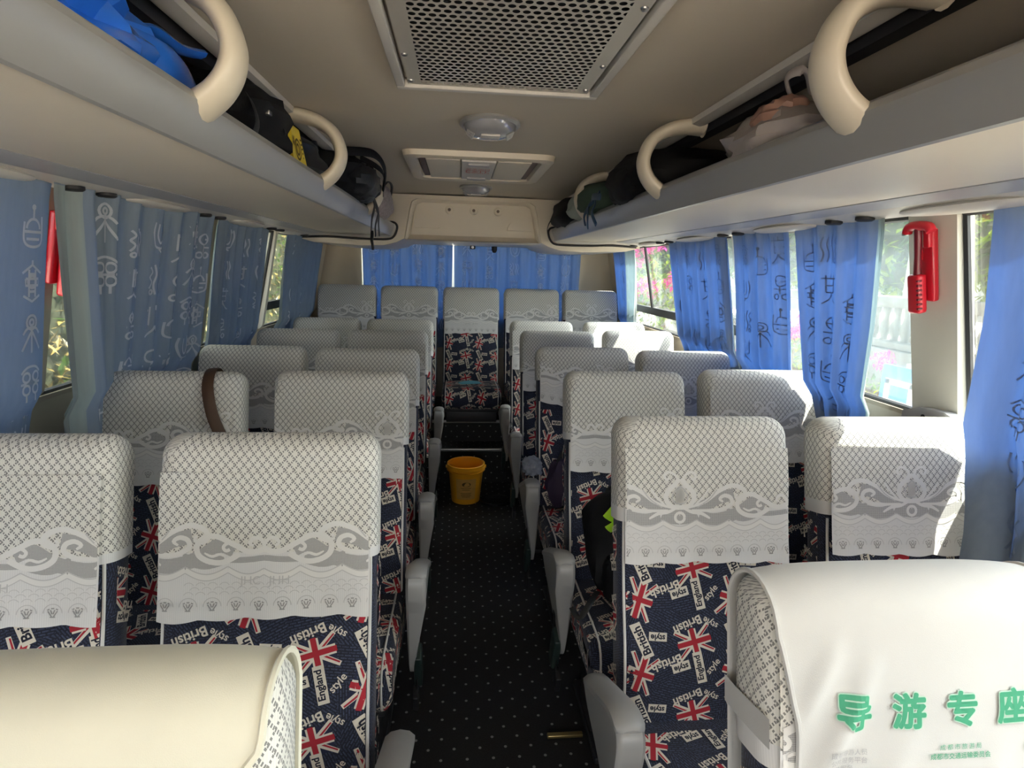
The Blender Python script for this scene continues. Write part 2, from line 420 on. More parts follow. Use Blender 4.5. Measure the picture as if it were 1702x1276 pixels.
# ------------------------------------------------------------------ printed fabric (flags, words) as thin inlays of the cloth surface
def jack(c, w, h, rot):
    out = []
    def add(l, m, p): out.append((l, m, xf(p, c, rot)))
    add(0, M_navy, rect((0, 0), w * .98, h * .98))
    d = math.hypot(w, h) / 2
    for sx in (1, -1):
        for sy in (1, -1):
            ex, ey = sx * w / 2, sy * h / 2; nx, ny = -ey / d, ex / d
            wt = h * .105
            for (o, ww, k, lay, mm) in ((0, wt, 1.12, 1, M_label), (-h * .035 * sx * sy, wt * .36, 1.06, 2, M_flagred)):
                add(lay, mm, [(nx * (o - ww), ny * (o - ww)), (ex * k + nx * (o - ww * .8), ey * k + ny * (o - ww * .8)), (ex * k + nx * (o + ww * .8), ey * k + ny * (o + ww * .8)), (nx * (o + ww), ny * (o + ww))])
    add(3, M_label, rect((0, 0), h * .34, h * 1.04)); add(3, M_label, rect((0, 0), w * 1.04, h * .34))
    add(4, M_flagred, rect((0, 0), h * .20, h * 1.10)); add(4, M_flagred, rect((0, 0), w * 1.10, h * .20))
    return out
def word(s, c, length, rot, mat, lay, bold=0.022):
    return [(lay, mat, xf(t, c, rot, length)) for t in text_tris(s, bold)]
def labelled(s, c, w, h, rot):
    return [(5, M_label, rect(c, w, h, rot))] + word(s, c, w * .80, rot, M_ink, 6, 0.03)
PX, PZ = 0.240, 0.178
def cp(x, y):  # sketch units to metres
    return ((x - 90) * .000624, -(y - 560) * .000624)
D2R = PI / 180
TILE = []
TILE += jack(cp(160, 678), .084, .062, 72 * D2R)
TILE += labelled('British', cp(166, 835), .088, .027, 114 * D2R)
TILE += labelled('style', cp(230, 820), .045, .021, 176 * D2R)
TILE += word('British', cp(264, 638), .078, 200 * D2R, M_label, 5)
TILE += labelled('style', cp(322, 652), .046, .023, 196 * D2R)
TILE += labelled('England', cp(398, 657), .078, .024, 102 * D2R)
TILE += word('style', cp(455, 655), .042, 48 * D2R, M_label, 5, 0.015)
TILE += jack(cp(378, 842), .080, .060, 14 * D2R)
TILE += word('British', cp(352, 776), .074, 202 * D2R, M_label, 5)
TILE += word('style', cp(448, 768), .040, 152 * D2R, M_label, 5, 0.015)
def paint(mb, fn, u0, u1, v0, v1, pu, pv, base=0.0008, step=0.00022, grid=.031):
    """lay the printed tile on a surface fn(u, v, offset) inside a window"""
    for i in range(int((u0 - pu) // PX) - 1, int((u1 - pu) // PX) + 2):
        for j in range(int((v0 - pv) // PZ) - 1, int((v1 - pv) // PZ) + 3):
            du, dv = pu + i * PX, pv + j * PZ
            for lay, m, p in TILE:
                q = [(x + du, y + dv) for x, y in p]
                if max(x for x, y in q) < u0 or min(x for x, y in q) > u1 or max(y for x, y in q) < v0 or min(y for x, y in q) > v1: continue
                q = clip(q, u0, u1, v0, v1)
                for q2 in (splits(q, grid) if q else ()): mb.poly([fn(x, y, base + lay * step) for x, y in q2], m)

# ------------------------------------------------------------------ seat geometry (seat faces -y, origin on the floor under the back)
SA = 0.222; BZ = 0.40; BL = 0.785; TH = 13 * D2R
SIN, COS = math.sin(TH), math.cos(TH)
RC = 0.036
def bk(u, v, w):   # u across, v up the back, w to the front
    return Vector((u, v * SIN - w * COS, BZ + v * COS + w * SIN))
def tf(v): return 0.050 + 0.016 * math.exp(-((v - .18) / .13) ** 2) + 0.006 * math.exp(-((v - .62) / .10) ** 2)
def front(u, v, off=0.0, a=SA, grow=0.0):
    uu = max(-a, min(a, u))
    e = max(0, abs(uu) - (a - RC)); e = min(e, RC)
    w = tf(v) + .010 * (1 - (uu / a) ** 2) - (RC - math.sqrt(max(0, RC * RC - e * e))) + off
    t = v - (BL - .05)
    if t > 0: w = w - tf(v) * (1 - math.sqrt(max(0, 1 - (min(t, .05) / .05) ** 2)))
    return bk(u, v, w)
def ring(v, off=0.0, seg=16):
    t = max(0, v - (BL + off - .05)); k = math.sqrt(max(0.0, 1 - min(1, t / .05) ** 2))
    a = (SA + off) - .042 * (1 - k); dn = tf(min(v, BL)) + off; db = .052 + off
    pts = []; us = []
    def add(u, w): pts.append(bk(u, v, (w - 0.0) * max(k, .02))); us.append(u)
    r = RC
    for i in range(seg + 1):
        u = -(a - r) + 2 * (a - r) * i / seg; add(u, dn + .010 * (1 - (u / a) ** 2))
    base = .010 * (1 - ((a - r) / a) ** 2)
    for i in range(1, 6):
        g = PI / 2 * i / 5; add(a - r + r * math.sin(g), dn + base * (1 - i / 5) - r * (1 - math.cos(g)))
    add(a, 0)
    for i in range(1, 4):
        g = PI / 2 * i / 3; add(a - r * (1 - math.cos(g)), -db + r - r * math.sin(g))
    for i in range(1, 6):
        u = (a - r) - 2 * (a - r) * i / 6; add(u, -db)
    for i in range(0, 3):
        g = PI / 2 * i / 3; add(-(a - r) - r * math.sin(g), -db + r - r * math.cos(g))
    add(-a, -db + r); add(-a, 0)
    for i in range(5, 0, -1):
        g = PI / 2 * i / 5; add(-(a - r) - r * math.sin(g), dn + base * (1 - i / 5) - r * (1 - math.cos(g)))
    # running length for the uv
    L = [0.0]
    for i in range(1, len(pts) + 1): L.append(L[-1] + (pts[i % len(pts)] - pts[i - 1]).length)
    mid = L[seg // 2]
    return pts, [x - mid for x in L]
def loft(mb, v0, v1, off, mat, uvbase=0.0, flat_top=True):
    vs = [v0 + (v1 - .05 - v0) * i / 14 for i in range(15)] + [v1 - .05 + .05 * math.sin(PI / 2 * i / 7) for i in range(1, 8)]
    rows = []; uvs = []
    for v in vs:
        p, L = ring(v, off); rows.append(p); uvs.append([(x, v - uvbase) for x in L])
    mb.grid(rows, mat, closed=True, uvrows=uvs)
    mb.poly(rows[-1], mat, [(x, vs[-1] - uvbase) for x in uvs and [q[0] for q in uvs[-1][:-1]]])
    return rows
def mesh_backrest(pu, pv):
    mb = MB(); rows = loft(mb, 0, BL, 0, M_fabric); mb.poly(rows[0][::-1], M_fabric)
    paint(mb, front, -SA + .014, SA - .014, .03, BL - .30, pu, pv)
    # the same print on the two side faces
    for sx in (1, -1):
        fn = lambda x, y, o, sx=sx: bk(sx * (SA + o), y, x)
        n0 = len(mb.f); paint(mb, fn, -.040, .018, .03, BL - .22, pu + .07, pv + .05)
        if sx < 0:
            for i in range(n0, len(mb.f)): mb.f[i] = mb.f[i][::-1]
    return mb.mesh('backrest')
def tube_mesh(name, pts, r):
    mb = MB(); mb.tube(pts, r, M_piping, 6); return mb.mesh(name)
def mesh_piping():
    return [tube_mesh('piping', [front(sx * (SA - .010), v, .002) for v in [i * (BL - .26) / 24 for i in range(25)]], .0038) for sx in (1, -1)]
# cushion: profile in (y, z), running from the back along the top and down the front
CA, CTOP, CT = 0.220, 0.450, 0.145
def cush_profile():
    p = [(-.03, CTOP - .012), (-.14, CTOP - .010), (-.26, CTOP - .002)]
    p += [(-.385 - .06 * math.sin(g), CTOP - .06 + .06 * math.cos(g)) for g in [PI / 2 * i / 8 for i in range(9)]]
    p += [(-.445, CTOP - .09), (-.440, CTOP - CT + .025)] + [(-.42, CTOP - CT), (-.20, CTOP - CT), (-.03, CTOP - CT)]
    return p
CPR = cush_profile()
CSS = [0.0]
for i in range(1, len(CPR)): CSS.append(CSS[-1] + math.hypot(CPR[i][0] - CPR[i - 1][0], CPR[i][1] - CPR[i - 1][1]))
def cring(u):
    """cushion section at u: the ends round off over 3 cm"""
    k = math.sqrt(max(0.0, 1 - (max(0, abs(u) - (CA - .03)) / .03) ** 2)); sh = .03 * (1 - k); r = []
    bul = .008 * (1 - (u / CA) ** 2)
    for y, z in CPR:
        yy = y + (sh if y < -.35 else (-sh if y > -.1 else 0)); zz = z + (bul if z > CTOP - .05 else 0)
        zz = zz - sh if z > CTOP - CT / 2 else zz + sh
        if z <= CTOP - .05 and y < -.40: yy -= bul
        r.append((yy, zz))
    return r, k
def cush(u, s, off=0.0):
    r, k = cring(u)
    for i in range(len(CSS) - 1):
        if s <= CSS[i + 1] or i == len(CSS) - 2:
            t = (s - CSS[i]) / (CSS[i + 1] - CSS[i]); a, b = r[i], r[i + 1]
            d = math.hypot(b[0] - a[0], b[1] - a[1]) or 1; ny, nz = (b[1] - a[1]) / d, -(b[0] - a[0]) / d
            return Vector((u + math.copysign(off * math.sqrt(max(0, 1 - k * k)), u), a[0] + (b[0] - a[0]) * t + ny * off * k, a[1] + (b[1] - a[1]) * t + nz * off * k))
def cush_old(u, s, off=0.0):
    """point on the cushion, s = length from the back edge"""
    acc = 0
    for i in range(len(CPR) - 1):
        a, b = CPR[i], CPR[i + 1]; d = math.hypot(b[0] - a[0], b[1] - a[1])
        if s <= acc + d or i == len(CPR) - 2:
            t = (s - acc) / d; ny, nz = (b[1] - a[1]) / d, -(b[0] - a[0]) / d
            bul = .008 * (1 - (u / CA) ** 2)
            return Vector((u, a[0] + (b[0] - a[0]) * t + ny * (off + bul), a[1] + (b[1] - a[1]) * t + nz * (off + bul)))
        acc += d
def mesh_cushion(pu, pv):
    mb = MB(); rows = []; uvs = []; n = 14
    cyc, czc = -.235, CTOP - CT / 2
    ss = [0.0]
    for i in range(1, len(CPR)): ss.append(ss[-1] + math.hypot(CPR[i][0] - CPR[i - 1][0], CPR[i][1] - CPR[i - 1][1]))
    us = [(-CA + .03 - .03 * math.sin(PI / 2 * (5 - i) / 5), math.cos(PI / 2 * (5 - i) / 5)) for i in range(5)] + [(-CA + .03 + (2 * CA - .06) * i / n, 1.0) for i in range(n + 1)] + [(CA - .03 + .03 * math.sin(PI / 2 * i / 5), math.cos(PI / 2 * i / 5)) for i in range(1, 6)]
    for u, k in us:
        r = []
        for y, z in CPR:
            bul = .008 * (1 - (u / CA) ** 2) if z > CTOP - CT + .01 else 0
            sh = .03 * (1 - k)
            yy = y + (sh if y < -.35 else (-sh if y > -.1 else 0)); zz = z + (bul if z > CTOP - .05 else 0)
            zz = zz - sh if z > czc else zz + sh
            if z <= CTOP - .05 and y < -.40: yy -= bul
            r.append((u, yy, zz))
        rows.append(r); uvs.append([(u, -s) for s in ss])
    mb.grid(rows, M_fabric, closed=False, uvrows=uvs, flip=False)
    for a in range(len(rows) - 1):
        mb.poly([rows[a][-1], rows[a][0], rows[a + 1][0], rows[a + 1][-1]], M_fabric, [(0, 0)] * 4)
    mb.poly(rows[0], M_fabric, [(p[1], p[2]) for p in rows[0]]); mb.poly(rows[-1][::-1], M_fabric, [(p[1], p[2]) for p in rows[-1][::-1]])
    paint(mb, lambda x, y, o: cush(x, -y, o + .0009), -CA + .002, CA - .002, -.60, -.06, pu, pv, grid=.011)
    for sx in (1, -1):
        n0 = len(mb.f); paint(mb, lambda x, y, o, sx=sx: Vector((sx * (CA + o), x, y)), -.40, -.06, CTOP - CT + .035, CTOP - .035, .02, .06)
        if sx > 0: pass
        else:
            for i in range(n0, len(mb.f)): mb.f[i] = mb.f[i][::-1]
    me = mb.mesh('seat_cushion')
    return me
def cushion_piping(): return [tube_mesh('cushion_piping', [cush(sx * (CA - .026), s, .002) for s in [.02 + i * (.56) / 20 for i in range(21)]], .0035) for sx in (1, -1)]
def mesh_base(z0=0.0, lift=0.0):
    mb = MB()
    mb.box((0, -.225, .292), (.40, .38, .03), M_darkmetal, bevel=.006)
    if z0: mb.box((0, -.225, .236), (.38, .34, .084), M_darkmetal, bevel=.006)
    if z0 == 0:
        for x in (-.155, .155):
            mb.box((x, -.21, .15 + lift / 2), (.035, .16, .26 - lift), M_darkmetal, bevel=.006)
            mb.box((x, -.22, .012 + lift), (.05, .36, .024), M_darkmetal, bevel=.006)
            mb.tube([(x, -.36, .02 + lift), (x, -.34, .28)], .012, M_darkmetal, 8)
    return mb.mesh('seat_base')
def mesh_armrest():
    """aisle armrest: padded head with a tapering side shield, modelled for the +x side"""
    mb = MB()
    x0, x1 = SA + .026, SA + .086
    out = [(.045, .500), (-.10, .572), (-.235, .632), (-.272, .634), (-.290, .612), (-.288, .565), (-.275, .520), (-.258, .46), (-.225, .34), (-.185, .245), (-.135, .225), (-.095, .27), (-.05, .36), (.03, .43)]
    o2 = catmull(out + [out[0]], 4)[:-1]
    def inset(p, k):
        cy, cz = -.15, .47
        return (cy + (p[0] - cy) * k, cz + (p[1] - cz) * k)
    prof = [(x0, .94), (x0 + .008, 1.0), (x1 - .012, 1.0), (x1 - .004, .975), (x1, .93)]
    kx = lambda p: .30 + .70 * min(1, max(0, (p[1] - .26) / .28))
    rows = [[(x0 + (x - x0) * kx(p), *inset(p, k)) for p in o2] for x, k in prof]
    mb.grid(rows, M_armrest, closed=True); mb.poly(rows[0][::-1], M_armrest); mb.poly(rows[-1], M_armrest)
    return mb
def mesh_armpad():
    mb = MB()
    pts = catmull([(SA + .056, .02, .515), (SA + .056, -.10, .573), (SA + .056, -.22, .628), (SA + .056, -.280, .626)], 5)
    mb.tube(pts, [.022] + [.034] * (len(pts) - 3) + [.031, .020], M_armrest, 10, flat=.55, up=(0, 0, 1))
    return mb
def mesh_belt():
    """lap belt hanging down on the aisle side with its buckle"""
    mb = MB()
    x = SA + .050
    path = catmull([(SA - .02, -.03, .445), (SA + .03, -.05, .452), (x, -.09, .40), (x + .004, -.13, .30), (x, -.17, .18), (x - .004, -.19, .14)], 6)
    mb.tube(path, .022, M_belt, 8, flat=.14, up=(1, 0, 0))
    mb.box((x + .004, -.155, .245), (.026, .065, .15), M_buckle, Matrix.Rotation(.35, 3, 'X'), bevel=.007)
    mb.box((x - .002, -.185, .145), (.018, .05, .07), M_darkmetal, Matrix.Rotation(.35, 3, 'X'), bevel=.004)
    return mb
def mirror(mb):
    q = MB(); q.v = [(-x, y, z) for x, y, z in mb.v]; q.f = [f[::-1] for f in mb.f]; q.m = mb.m[:]; q.uv = [u[::-1] if u else None for u in mb.uv]; q.mats = mb.mats[:]
    return q

# ------------------------------------------------------------------ lace head covers
LACE = []
def lace_half(sg, x0):
    """right half of the lace border, mirrored by sg about x0"""
    out = []
    def T(p): return (x0 + sg * p[0], p[1])
    def rb(pts, w, m, lay, taper=False, n=5):
        for q in ribbon([T(p) for p in catmull(pts, n)], w, taper): out.append((lay, m, q if sg > 0 else q[::-1]))
    G, W, Ln = M_lacegrey, M_lacewhite, M_laceline
    rb([(.0, .128), (.03, .132), (.065, .143), (.10, .160), (.14, .170)], .030, G, 1)
    rb([(.05, .116), (.085, .108), (.125, .114), (.16, .128), (.195, .150), (.225, .140)], .030, G, 1)
    rb([(.0, .106), (.025, .109), (.045, .119)], .022, G, 1)
    rb([(.12, .125), (.165, .112), (.205, .122)], .022, G, 1)
    rb([(.215, .120), (.25, .120), (.285, .124)], .012, G, 1)
    rb([(.025, .138), (.065, .152), (.10, .178), (.135, .192), (.163, .184), (.172, .168), (.160, .157), (.146, .162), (.150, .171)], .0115, W, 3, True)
    rb([(.030, .131), (.075, .130), (.11, .133), (.134, .146), (.131, .162), (.115, .167), (.103, .159), (.112, .151)], .0105, W, 3, True)
    rb([(.235, .132), (.205, .116), (.176, .117), (.154, .130), (.150, .150), (.164, .166), (.19, .169), (.222, .153), (.25, .138), (.27, .137), (.285, .143)], .0115, W, 3)
    rb([(.224, .152), (.212, .155), (.203, .147), (.208, .139), (.216, .142)], .007, W, 4)
    rb([(.165, .135), (.18, .128), (.195, .132), (.205, .128)], .006, W, 4, True)
    rb([(.284, .136), (.284, .152), (.275, .164), (.262, .164), (.256, .154), (.264, .149)], .008, W, 3, True)
    rb([(.008, .137), (.03, .127), (.055, .123), (.078, .110)], .009, W, 4, True)
    rb([(.035, .141), (.06, .165), (.075, .187)], .006, W, 3, True)
    rb([(.045, .138), (.075, .158), (.095, .182)], .003, Ln, 3)
    # bud
    rb([(.0, .138), (.022, .141), (.036, .160), (.030, .180), (.012, .196), (.004, .210)], .012, W, 3)
    rb([(.0, .147), (.013, .150), (.020, .165), (.012, .181), (.0, .191)], .003, Ln, 3)
    rb([(.004, .205), (.014, .220), (.030, .226), (.040, .217), (.034, .207), (.027, .213)], .007, W, 3, True)
    rb([(.0, .148), (.0, .192)], .022, W, 2)
    # festoons
    for a, b in ((-.0425, .0425), (.0425, .1275), (.1275, .2125), (.2125, .2925)):
        a2 = max(a, 0)
        for dh, w, m in ((.0, .0022, Ln), (-.013, .0018, Ln)):
            pts = []
            for k in range(9):
                x = a2 + (min(b, .285) - a2) * k / 8; t = (x - a) / (b - a)
                pts.append((x, .107 + dh - .016 * math.sin(PI * t)))
            rb(pts, w, m, 4, n=2)
        pts = []
        for k in range(9):
            x = a2 + (min(b, .285) - a2) * k / 8; t = (x - a) / (b - a); pts.append((x, .1005 - .016 * math.sin(PI * t)))
        rb(pts, .011, W, 2, n=2)
    return out
def lace_pattern(u0):
    out = []
    for k in (-2, -1, 0, 1, 2):
        for sg in (1, -1): out += lace_half(sg, u0 + .57 * k)
    Ln = M_laceline
    for q in ribbon(circ((0, 0), .012, 14), .007, closed=False):
        for k in (-1, 0, 1): out.append((5, M_lacewhite, [(x + u0 + .57 * k, y + .113) for x, y in q]))
    for i in range(-6, 7):      # medallions over the hem
        c = (u0 * .3 + i * .047, .026)
        for q in ribbon(circ(c, .0175, 12, 0, PI), .0016): out.append((4, Ln, q))
        for a, b in (((-.009, .004), (-.002, -.007)), ((.009, .004), (.002, -.007)), ((-.004, .006), (-.001, -.002)), ((.004, .006), (.001, -.002)), ((-.010, .006), (-.006, .008)), ((.010, .006), (.006, .008)), ((-.003, .009), (.003, .009)), ((-.005, -.008), (.005, -.008))):
            for q in ribbon([(c[0] + a[0], c[1] + a[1]), (c[0] + b[0], c[1] + b[1])], .0024): out.append((4, M_motif, q))
    for r in range(3):          # fish scales above the medallions
        for i in range(-10, 11):
            c = (u0 * .3 + (i + .5 * (r % 2)) * .0235, .045 + r * .0095)
            for q in ribbon(circ(c, .0105, 7, .15 * PI, .85 * PI), .0012): out.append((4, Ln, q))
    return out
def mesh_cover(u0, drop=.355, side=.245, tilt=0.0, wave=0.004, droop=0.0, text=False, seed=0):
    """fitted lace cover: cap over the head of the back with a longer flap in front"""
    mb = MB(); rr = random.Random(seed)
    loft(mb, BL - side, BL + .004, .005, M_lace, uvbase=BL - drop)
    def hem(u): return BL - drop + tilt * u - .006 * abs(math.sin(PI * (u + SA) / .094)) + .004 * math.sin(u * 9 + seed)
    ph = rr.random() * 6
    def fl(u, v, off=0.0):
        h = BL - drop + tilt * u
        t = max(0, (BL - side + .03 - v) / .16)
        o = .0095 + min(1, t) * .006 + wave * t * math.sin(u * 34 + ph) * .8
        if droop: o += droop * math.exp(-((u - .02) / .07) ** 2) * max(0, min(1, t))
        return front(u, v, o + off, a=SA + .02)
    n = 46; m = 16; rows = []; uvs = []
    ua = SA - .008
    for i in range(m + 1):
        r = []; q = []
        for j in range(n + 1):
            u = -ua + 2 * ua * j / n; b = hem(u); v = b + (BL - .075 - b) * i / m
            r.append(fl(u, v)); q.append((u, v - (BL - drop) - tilt * u))
        rows.append(r); uvs.append(q)
    mb.grid(rows, M_lace, uvrows=uvs)
    for lay, m_, p in lace_pattern(u0):
        p = clip(p, -ua + .003, ua - .003, .002, .25)
        if p: mb.poly([fl(x, y + BL - drop + tilt * x, .0006 + lay * .00018) for x, y in p], m_)
    if text:
        for s, dx in (('JHC', -.028), ('JHH', .03)):
            for t in text_tris(s):
                p = [(x * .042 + dx, y * .042 + .075) for x, y in t]
                mb.poly([fl(x, y + BL - drop, .0012) for x, y in p], M_laceline)
    return mb.mesh('headrest_cover')
SEATM = {}
def prep():
    SEATM['back'] = [mesh_backrest(.02, .05), mesh_backrest(-.075, -.03)]
    SEATM['pipe'] = mesh_piping(); SEATM['cpipe'] = cushion_piping()
    SEATM['cush'] = [mesh_cushion(.03, -.02), mesh_cushion(-.06, .05)]
    SEATM['base'] = mesh_base(); SEATM['base_r'] = mesh_base(1); SEATM['base_l'] = mesh_base(0, .055)
    SEATM['arm+'] = mesh_armrest().mesh('armrest'); SEATM['arm-'] = mirror(mesh_armrest()).mesh('armrest')
    SEATM['pad+'] = mesh_armpad().mesh('arm_pad'); SEATM['pad-'] = mirror(mesh_armpad()).mesh('arm_pad')
    SEATM['belt+'] = mesh_belt().mesh('seat_belt'); SEATM['belt-'] = mirror(mesh_belt()).mesh('seat_belt')
    SEATM['cov'] = {'join': mesh_cover(.285, .375, .26, text=True, seed=1), 'bud': mesh_cover(-.077, .36, .26, seed=2), 'mid': mesh_cover(0.0, .35, .25, seed=3),
                    'slip': mesh_cover(.10, .30, .16, tilt=-.18, droop=.02, wave=.010, seed=4), 'side': mesh_cover(.16, .36, .25, seed=5)}
prep()
def make_seat(x, ytop, label, cover='mid', arm=None, var=0, z=0.0, rear=False, loose=0, rz=0.0):
    """ytop = distance of the front of the head end"""
    t = thing('passenger_seat', label, 'seat', (x, ytop - .140, z), rz, 'bus seats with flag print and lace head covers')
    link('backrest', SEATM['back'][var], t)
    for m_ in SEATM['pipe']: link('piping', m_, t)
    cu_ = link('seat_cushion', SEATM['cush'][var], t)
    for m_ in SEATM['cpipe']: link('cushion_piping', m_, cu_)
    link('seat_base', SEATM['base_r' if rear else 'base_l' if z < 0 else 'base'], t)
    if cover:
        c = link('headrest_cover', SEATM['cov'][cover], t); c['label'] = 'white lace head cover with a scalloped hem'
    for s_ in (arm or ''):
        a = link('armrest', SEATM['arm' + s_], t); a.location.x = 0 if len(arm) < 2 else (-.065 if s_ == '+' else .065); link('arm_pad', SEATM['pad' + s_], a)
        b = link('seat_belt', SEATM['belt' + s_], t)
    return t
XLA, XLW, XRA, XRW = -.396, -.912, .624, 1.142
NW = 'flag-print seat, lace cover, '
seats = {}
def S(key, *a, **k): seats[key] = make_seat(*a, **k)
S('LA1', XLA - .012, .545, 'front left aisle seat wrapped in a plain yellowish cream cloth cover', 'mid', '+', 0, z=-.055)
S('RA1', XRA + .024, .69, 'front right seat under a white cloth cover printed with green Chinese characters', 'mid', '-', 0, z=-.052)
S('LA2', XLA, 1.225, NW + 'left of aisle, directly behind the cream covered seat', 'join', '+', 1)
S('LW2', XLW - .020, 1.215, NW + 'cut by the left photo edge, largest left window seat', 'join', None, 0)
S('LA3', XLA, 1.985, NW + 'left of aisle, beside the window seat with brown strap', 'side', '+', 0)
S('LW3', XLW - .030, 1.955, NW + 'left window side, brown strap hanging over its corner', 'side', None, 1)
S('LA4', XLA, 2.55, NW + 'left of aisle, third seat behind the cream covered one', 'side', '+', 1)
S('LW4', XLW + .01, 2.60, NW + 'left window side, directly behind the brown strap seat', 'bud', None, 0)
S('LA5', XLA, 3.30, NW + 'left of aisle, fourth behind the cream covered one', 'side', '+', 0)
S('LW5', XLW + .02, 3.30, NW + 'left window side, second last before raised back row', 'mid', None, 1)
S('LA6', XLA, 4.00, NW + 'left of aisle, last before the raised back row', 'mid', '+', 1)
S('LW6', XLW + .02, 4.02, NW + 'left window side, last before the raised back row', 'side', None, 0)
S('RA2', XRA + .01, 1.38, NW + 'right of aisle, nearest with its flags in full view', 'bud', '-', 0)
S('RW2', XRW + .038, 1.38, NW + 'right window side, sunlit patch, beside nearest curtain', 'mid', None, 1)
S('RA3', XRA, 2.045, NW + 'right of aisle, holding the black neon-trimmed bag', 'side', '-', 1)
S('RW3', XRW + .038, 2.11, NW + 'right window side, half behind a curtain tail', 'mid', None, 0)
S('RA4', XRA - .02, 2.70, NW + 'right of aisle, the cover slipped askew', 'slip', '-', 0)
S('RW4', XRW - .06, 2.62, NW + 'right window side, beside the slipped cover', 'mid', None, 1)
S('RA5', XRA - .02, 3.42, NW + 'right of aisle, just behind the slipped cover', 'side', '-', 1)
S('RW5', XRW + .0, 3.52, NW + 'right window side, second last before raised back row', 'mid', None, 0)
S('RA6', XRA - .025, 4.07, NW + 'right of aisle, last before the raised back row', 'mid', '-', 0)
S('RW6', XRW + .0, 4.10, NW + 'right window side, last before back row, bright sagging cover', 'slip', None, 1)
for i, (x, d) in enumerate(((-.875, 'leftmost of five, by the left wall'), (-.388, 'second from the left'), (.106, 'in the middle, facing down the aisle'), (.598, 'second from the right'), (1.085, 'rightmost of five, by the right wall'))):
    S('B%d' % i, x, 4.69, 'raised back row seat, lace cover, ' + d, ('side', 'mid', 'join', 'side', 'mid')[i], None, i % 2, z=.205, rear=True)
# ------------------------------------------------------------------ cloth covers on the two front seats
FOLDS = {2: [(-.20, .48, -.08, .70, .014, .010), (-.19, .40, -.02, .60, .016, .010), (-.17, .34, .03, .52, .018, .008), (-.20, .60, -.13, .72, .012, .007), (.02, .30, .10, .60, .02, .005), (.12, .40, .20, .66, .018, .006)],
         3: [(.19, .46, .13, .70, .014, .009), (.16, .42, .05, .70, .018, .008), (.06, .40, -.02, .68, .022, .008), (-.10, .36, -.06, .68, .022, .007), (-.19, .40, -.14, .68, .02, .007), (.10, .40, .17, .60, .014, .006)]}
def cloth_cover(seat, mat, prints=None, edge=0.004, seed=0, low=.16, wr=.004, pullin=.0):
    mb = MB(); rr = random.Random(seed)
    prof = []  # (v, w) over the top from front to back
    for i in range(48): prof.append(('f', low + (BL - .05 - low) * i / 47))
    for i in range(1, 13): prof.append(('t', PI * i / 13))
    for i in range(8): prof.append(('b', BL - .05 - (.35) * i / 7))
    ua = SA + edge; n = 64
    def at(u, k, off=.016):
        typ, a = k
        cr = .010 * (1 - min(1, abs(u) / SA) ** 2)
        wv = wr * (math.sin(u * 21 + seed) * .5 + math.sin(u * 9 - 2 + seed))
        if typ == 'f':
            t = min(1, max(0, (BL - .1 - a) / .3)); d = abs(u) / ua
            pull = wr * 2.2 * math.exp(-((a - (BL - .22) + (ua - abs(u)) * .9) / .035) ** 2) * (1 if seed else 0)
            f = 0.0
            for (u1, v1, u2, v2, w_, h_) in FOLDS[seed]:   # soft creases running over the cloth
                dx, dy = u2 - u1, v2 - v1; L2 = dx * dx + dy * dy; q = max(0, min(1, ((u - u1) * dx + (a - v1) * dy) / L2))
                f += h_ * math.sin(PI * (.12 + .88 * q)) * math.exp(-(((u - u1 - q * dx) ** 2 + (a - v1 - q * dy) ** 2) / w_ ** 2))
            return bk(u, a, tf(a) + cr + off + wv * t + f + .004 * t)
        if typ == 't':
            f = tf(BL - .05) + cr + off; b = .052 + off
            c = math.cos(a); s = math.sin(a)
            return bk(u, BL - .05 + (.05 + off * .8) * s - .010 * (abs(u) / ua) ** 4, (f if c > 0 else b) * c)
        return bk(u, a, -.052 - off)
    def kk(k):   # the front hangs a little narrower than the seat head
        return 1 - pullin / ua * min(1, max(0, (BL - .06 - k[1]) / .14)) ** .8 if k[0] == 'f' else 1.0
    rows = [[at((-ua + 2 * ua * j / n) * kk(k), k) for j in range(n + 1)] for k in prof]
    mb.grid(rows, mat, flip=False)
    for u in (-ua, ua): mb.tube([at(u * kk(k), k, .0165) for k in prof], .0042, mat, 6)
    if prints:
        for (txt, uc, vc, h, m, bold, lay) in prints:
            for t in text_tris(txt, bold, True):
                for p in splits([(x * h + uc, y * h + vc) for x, y in t], .006): mb.poly([at(x, ('f', y), .0180 + lay * .0003) for x, y in p], m)
    o = mb.build('cloth_cover', seat)
    return o
o = cloth_cover(seats['LA1'], M_cream_cloth, seed=3, wr=.006, edge=-.004, pullin=.078); o['label'] = 'plain yellowish cream cloth over the head of the seat'
pr = []
VC = .625
for i, ch in enumerate('导游专座'):
    uc = -.120 + i * .0765
    for r_, m_, l_ in ((.070, M_pale_green, 0), (.036, M_green_print, 1), (.018, M_green_print, 1)):
        for k in range(8): pr.append((ch, uc + .046 * r_ * math.cos(k * PI / 4), VC + .046 * r_ * math.sin(k * PI / 4), .044, m_, 0.0, l_ + .04 * k))
pr += [('成 都 市 旅 游 局', .030, VC - .050, .0078, M_green_print, 0.0, 0), ('成都市交通运输委员会', .030, VC - .062, .0085, M_green_print, .01, 0), ('成都导游协会', .155, VC - .056, .009, M_green_print, .01, 0),
       ('成都导游人员', -.128, VC - .053, .0085, M_grey_print, 0.0, 0), ('公共服务平台', -.128, VC - .064, .0085, M_grey_print, 0.0, 0), ('公共服务', -.138, VC - .075, .0085, M_grey_print, 0.0, 0)]
o = cloth_cover(seats['RA1'], M_white_cloth, pr, seed=2, wr=.005, edge=-.004, pullin=.026); o['label'] = 'off white cloth printed with green Chinese characters'
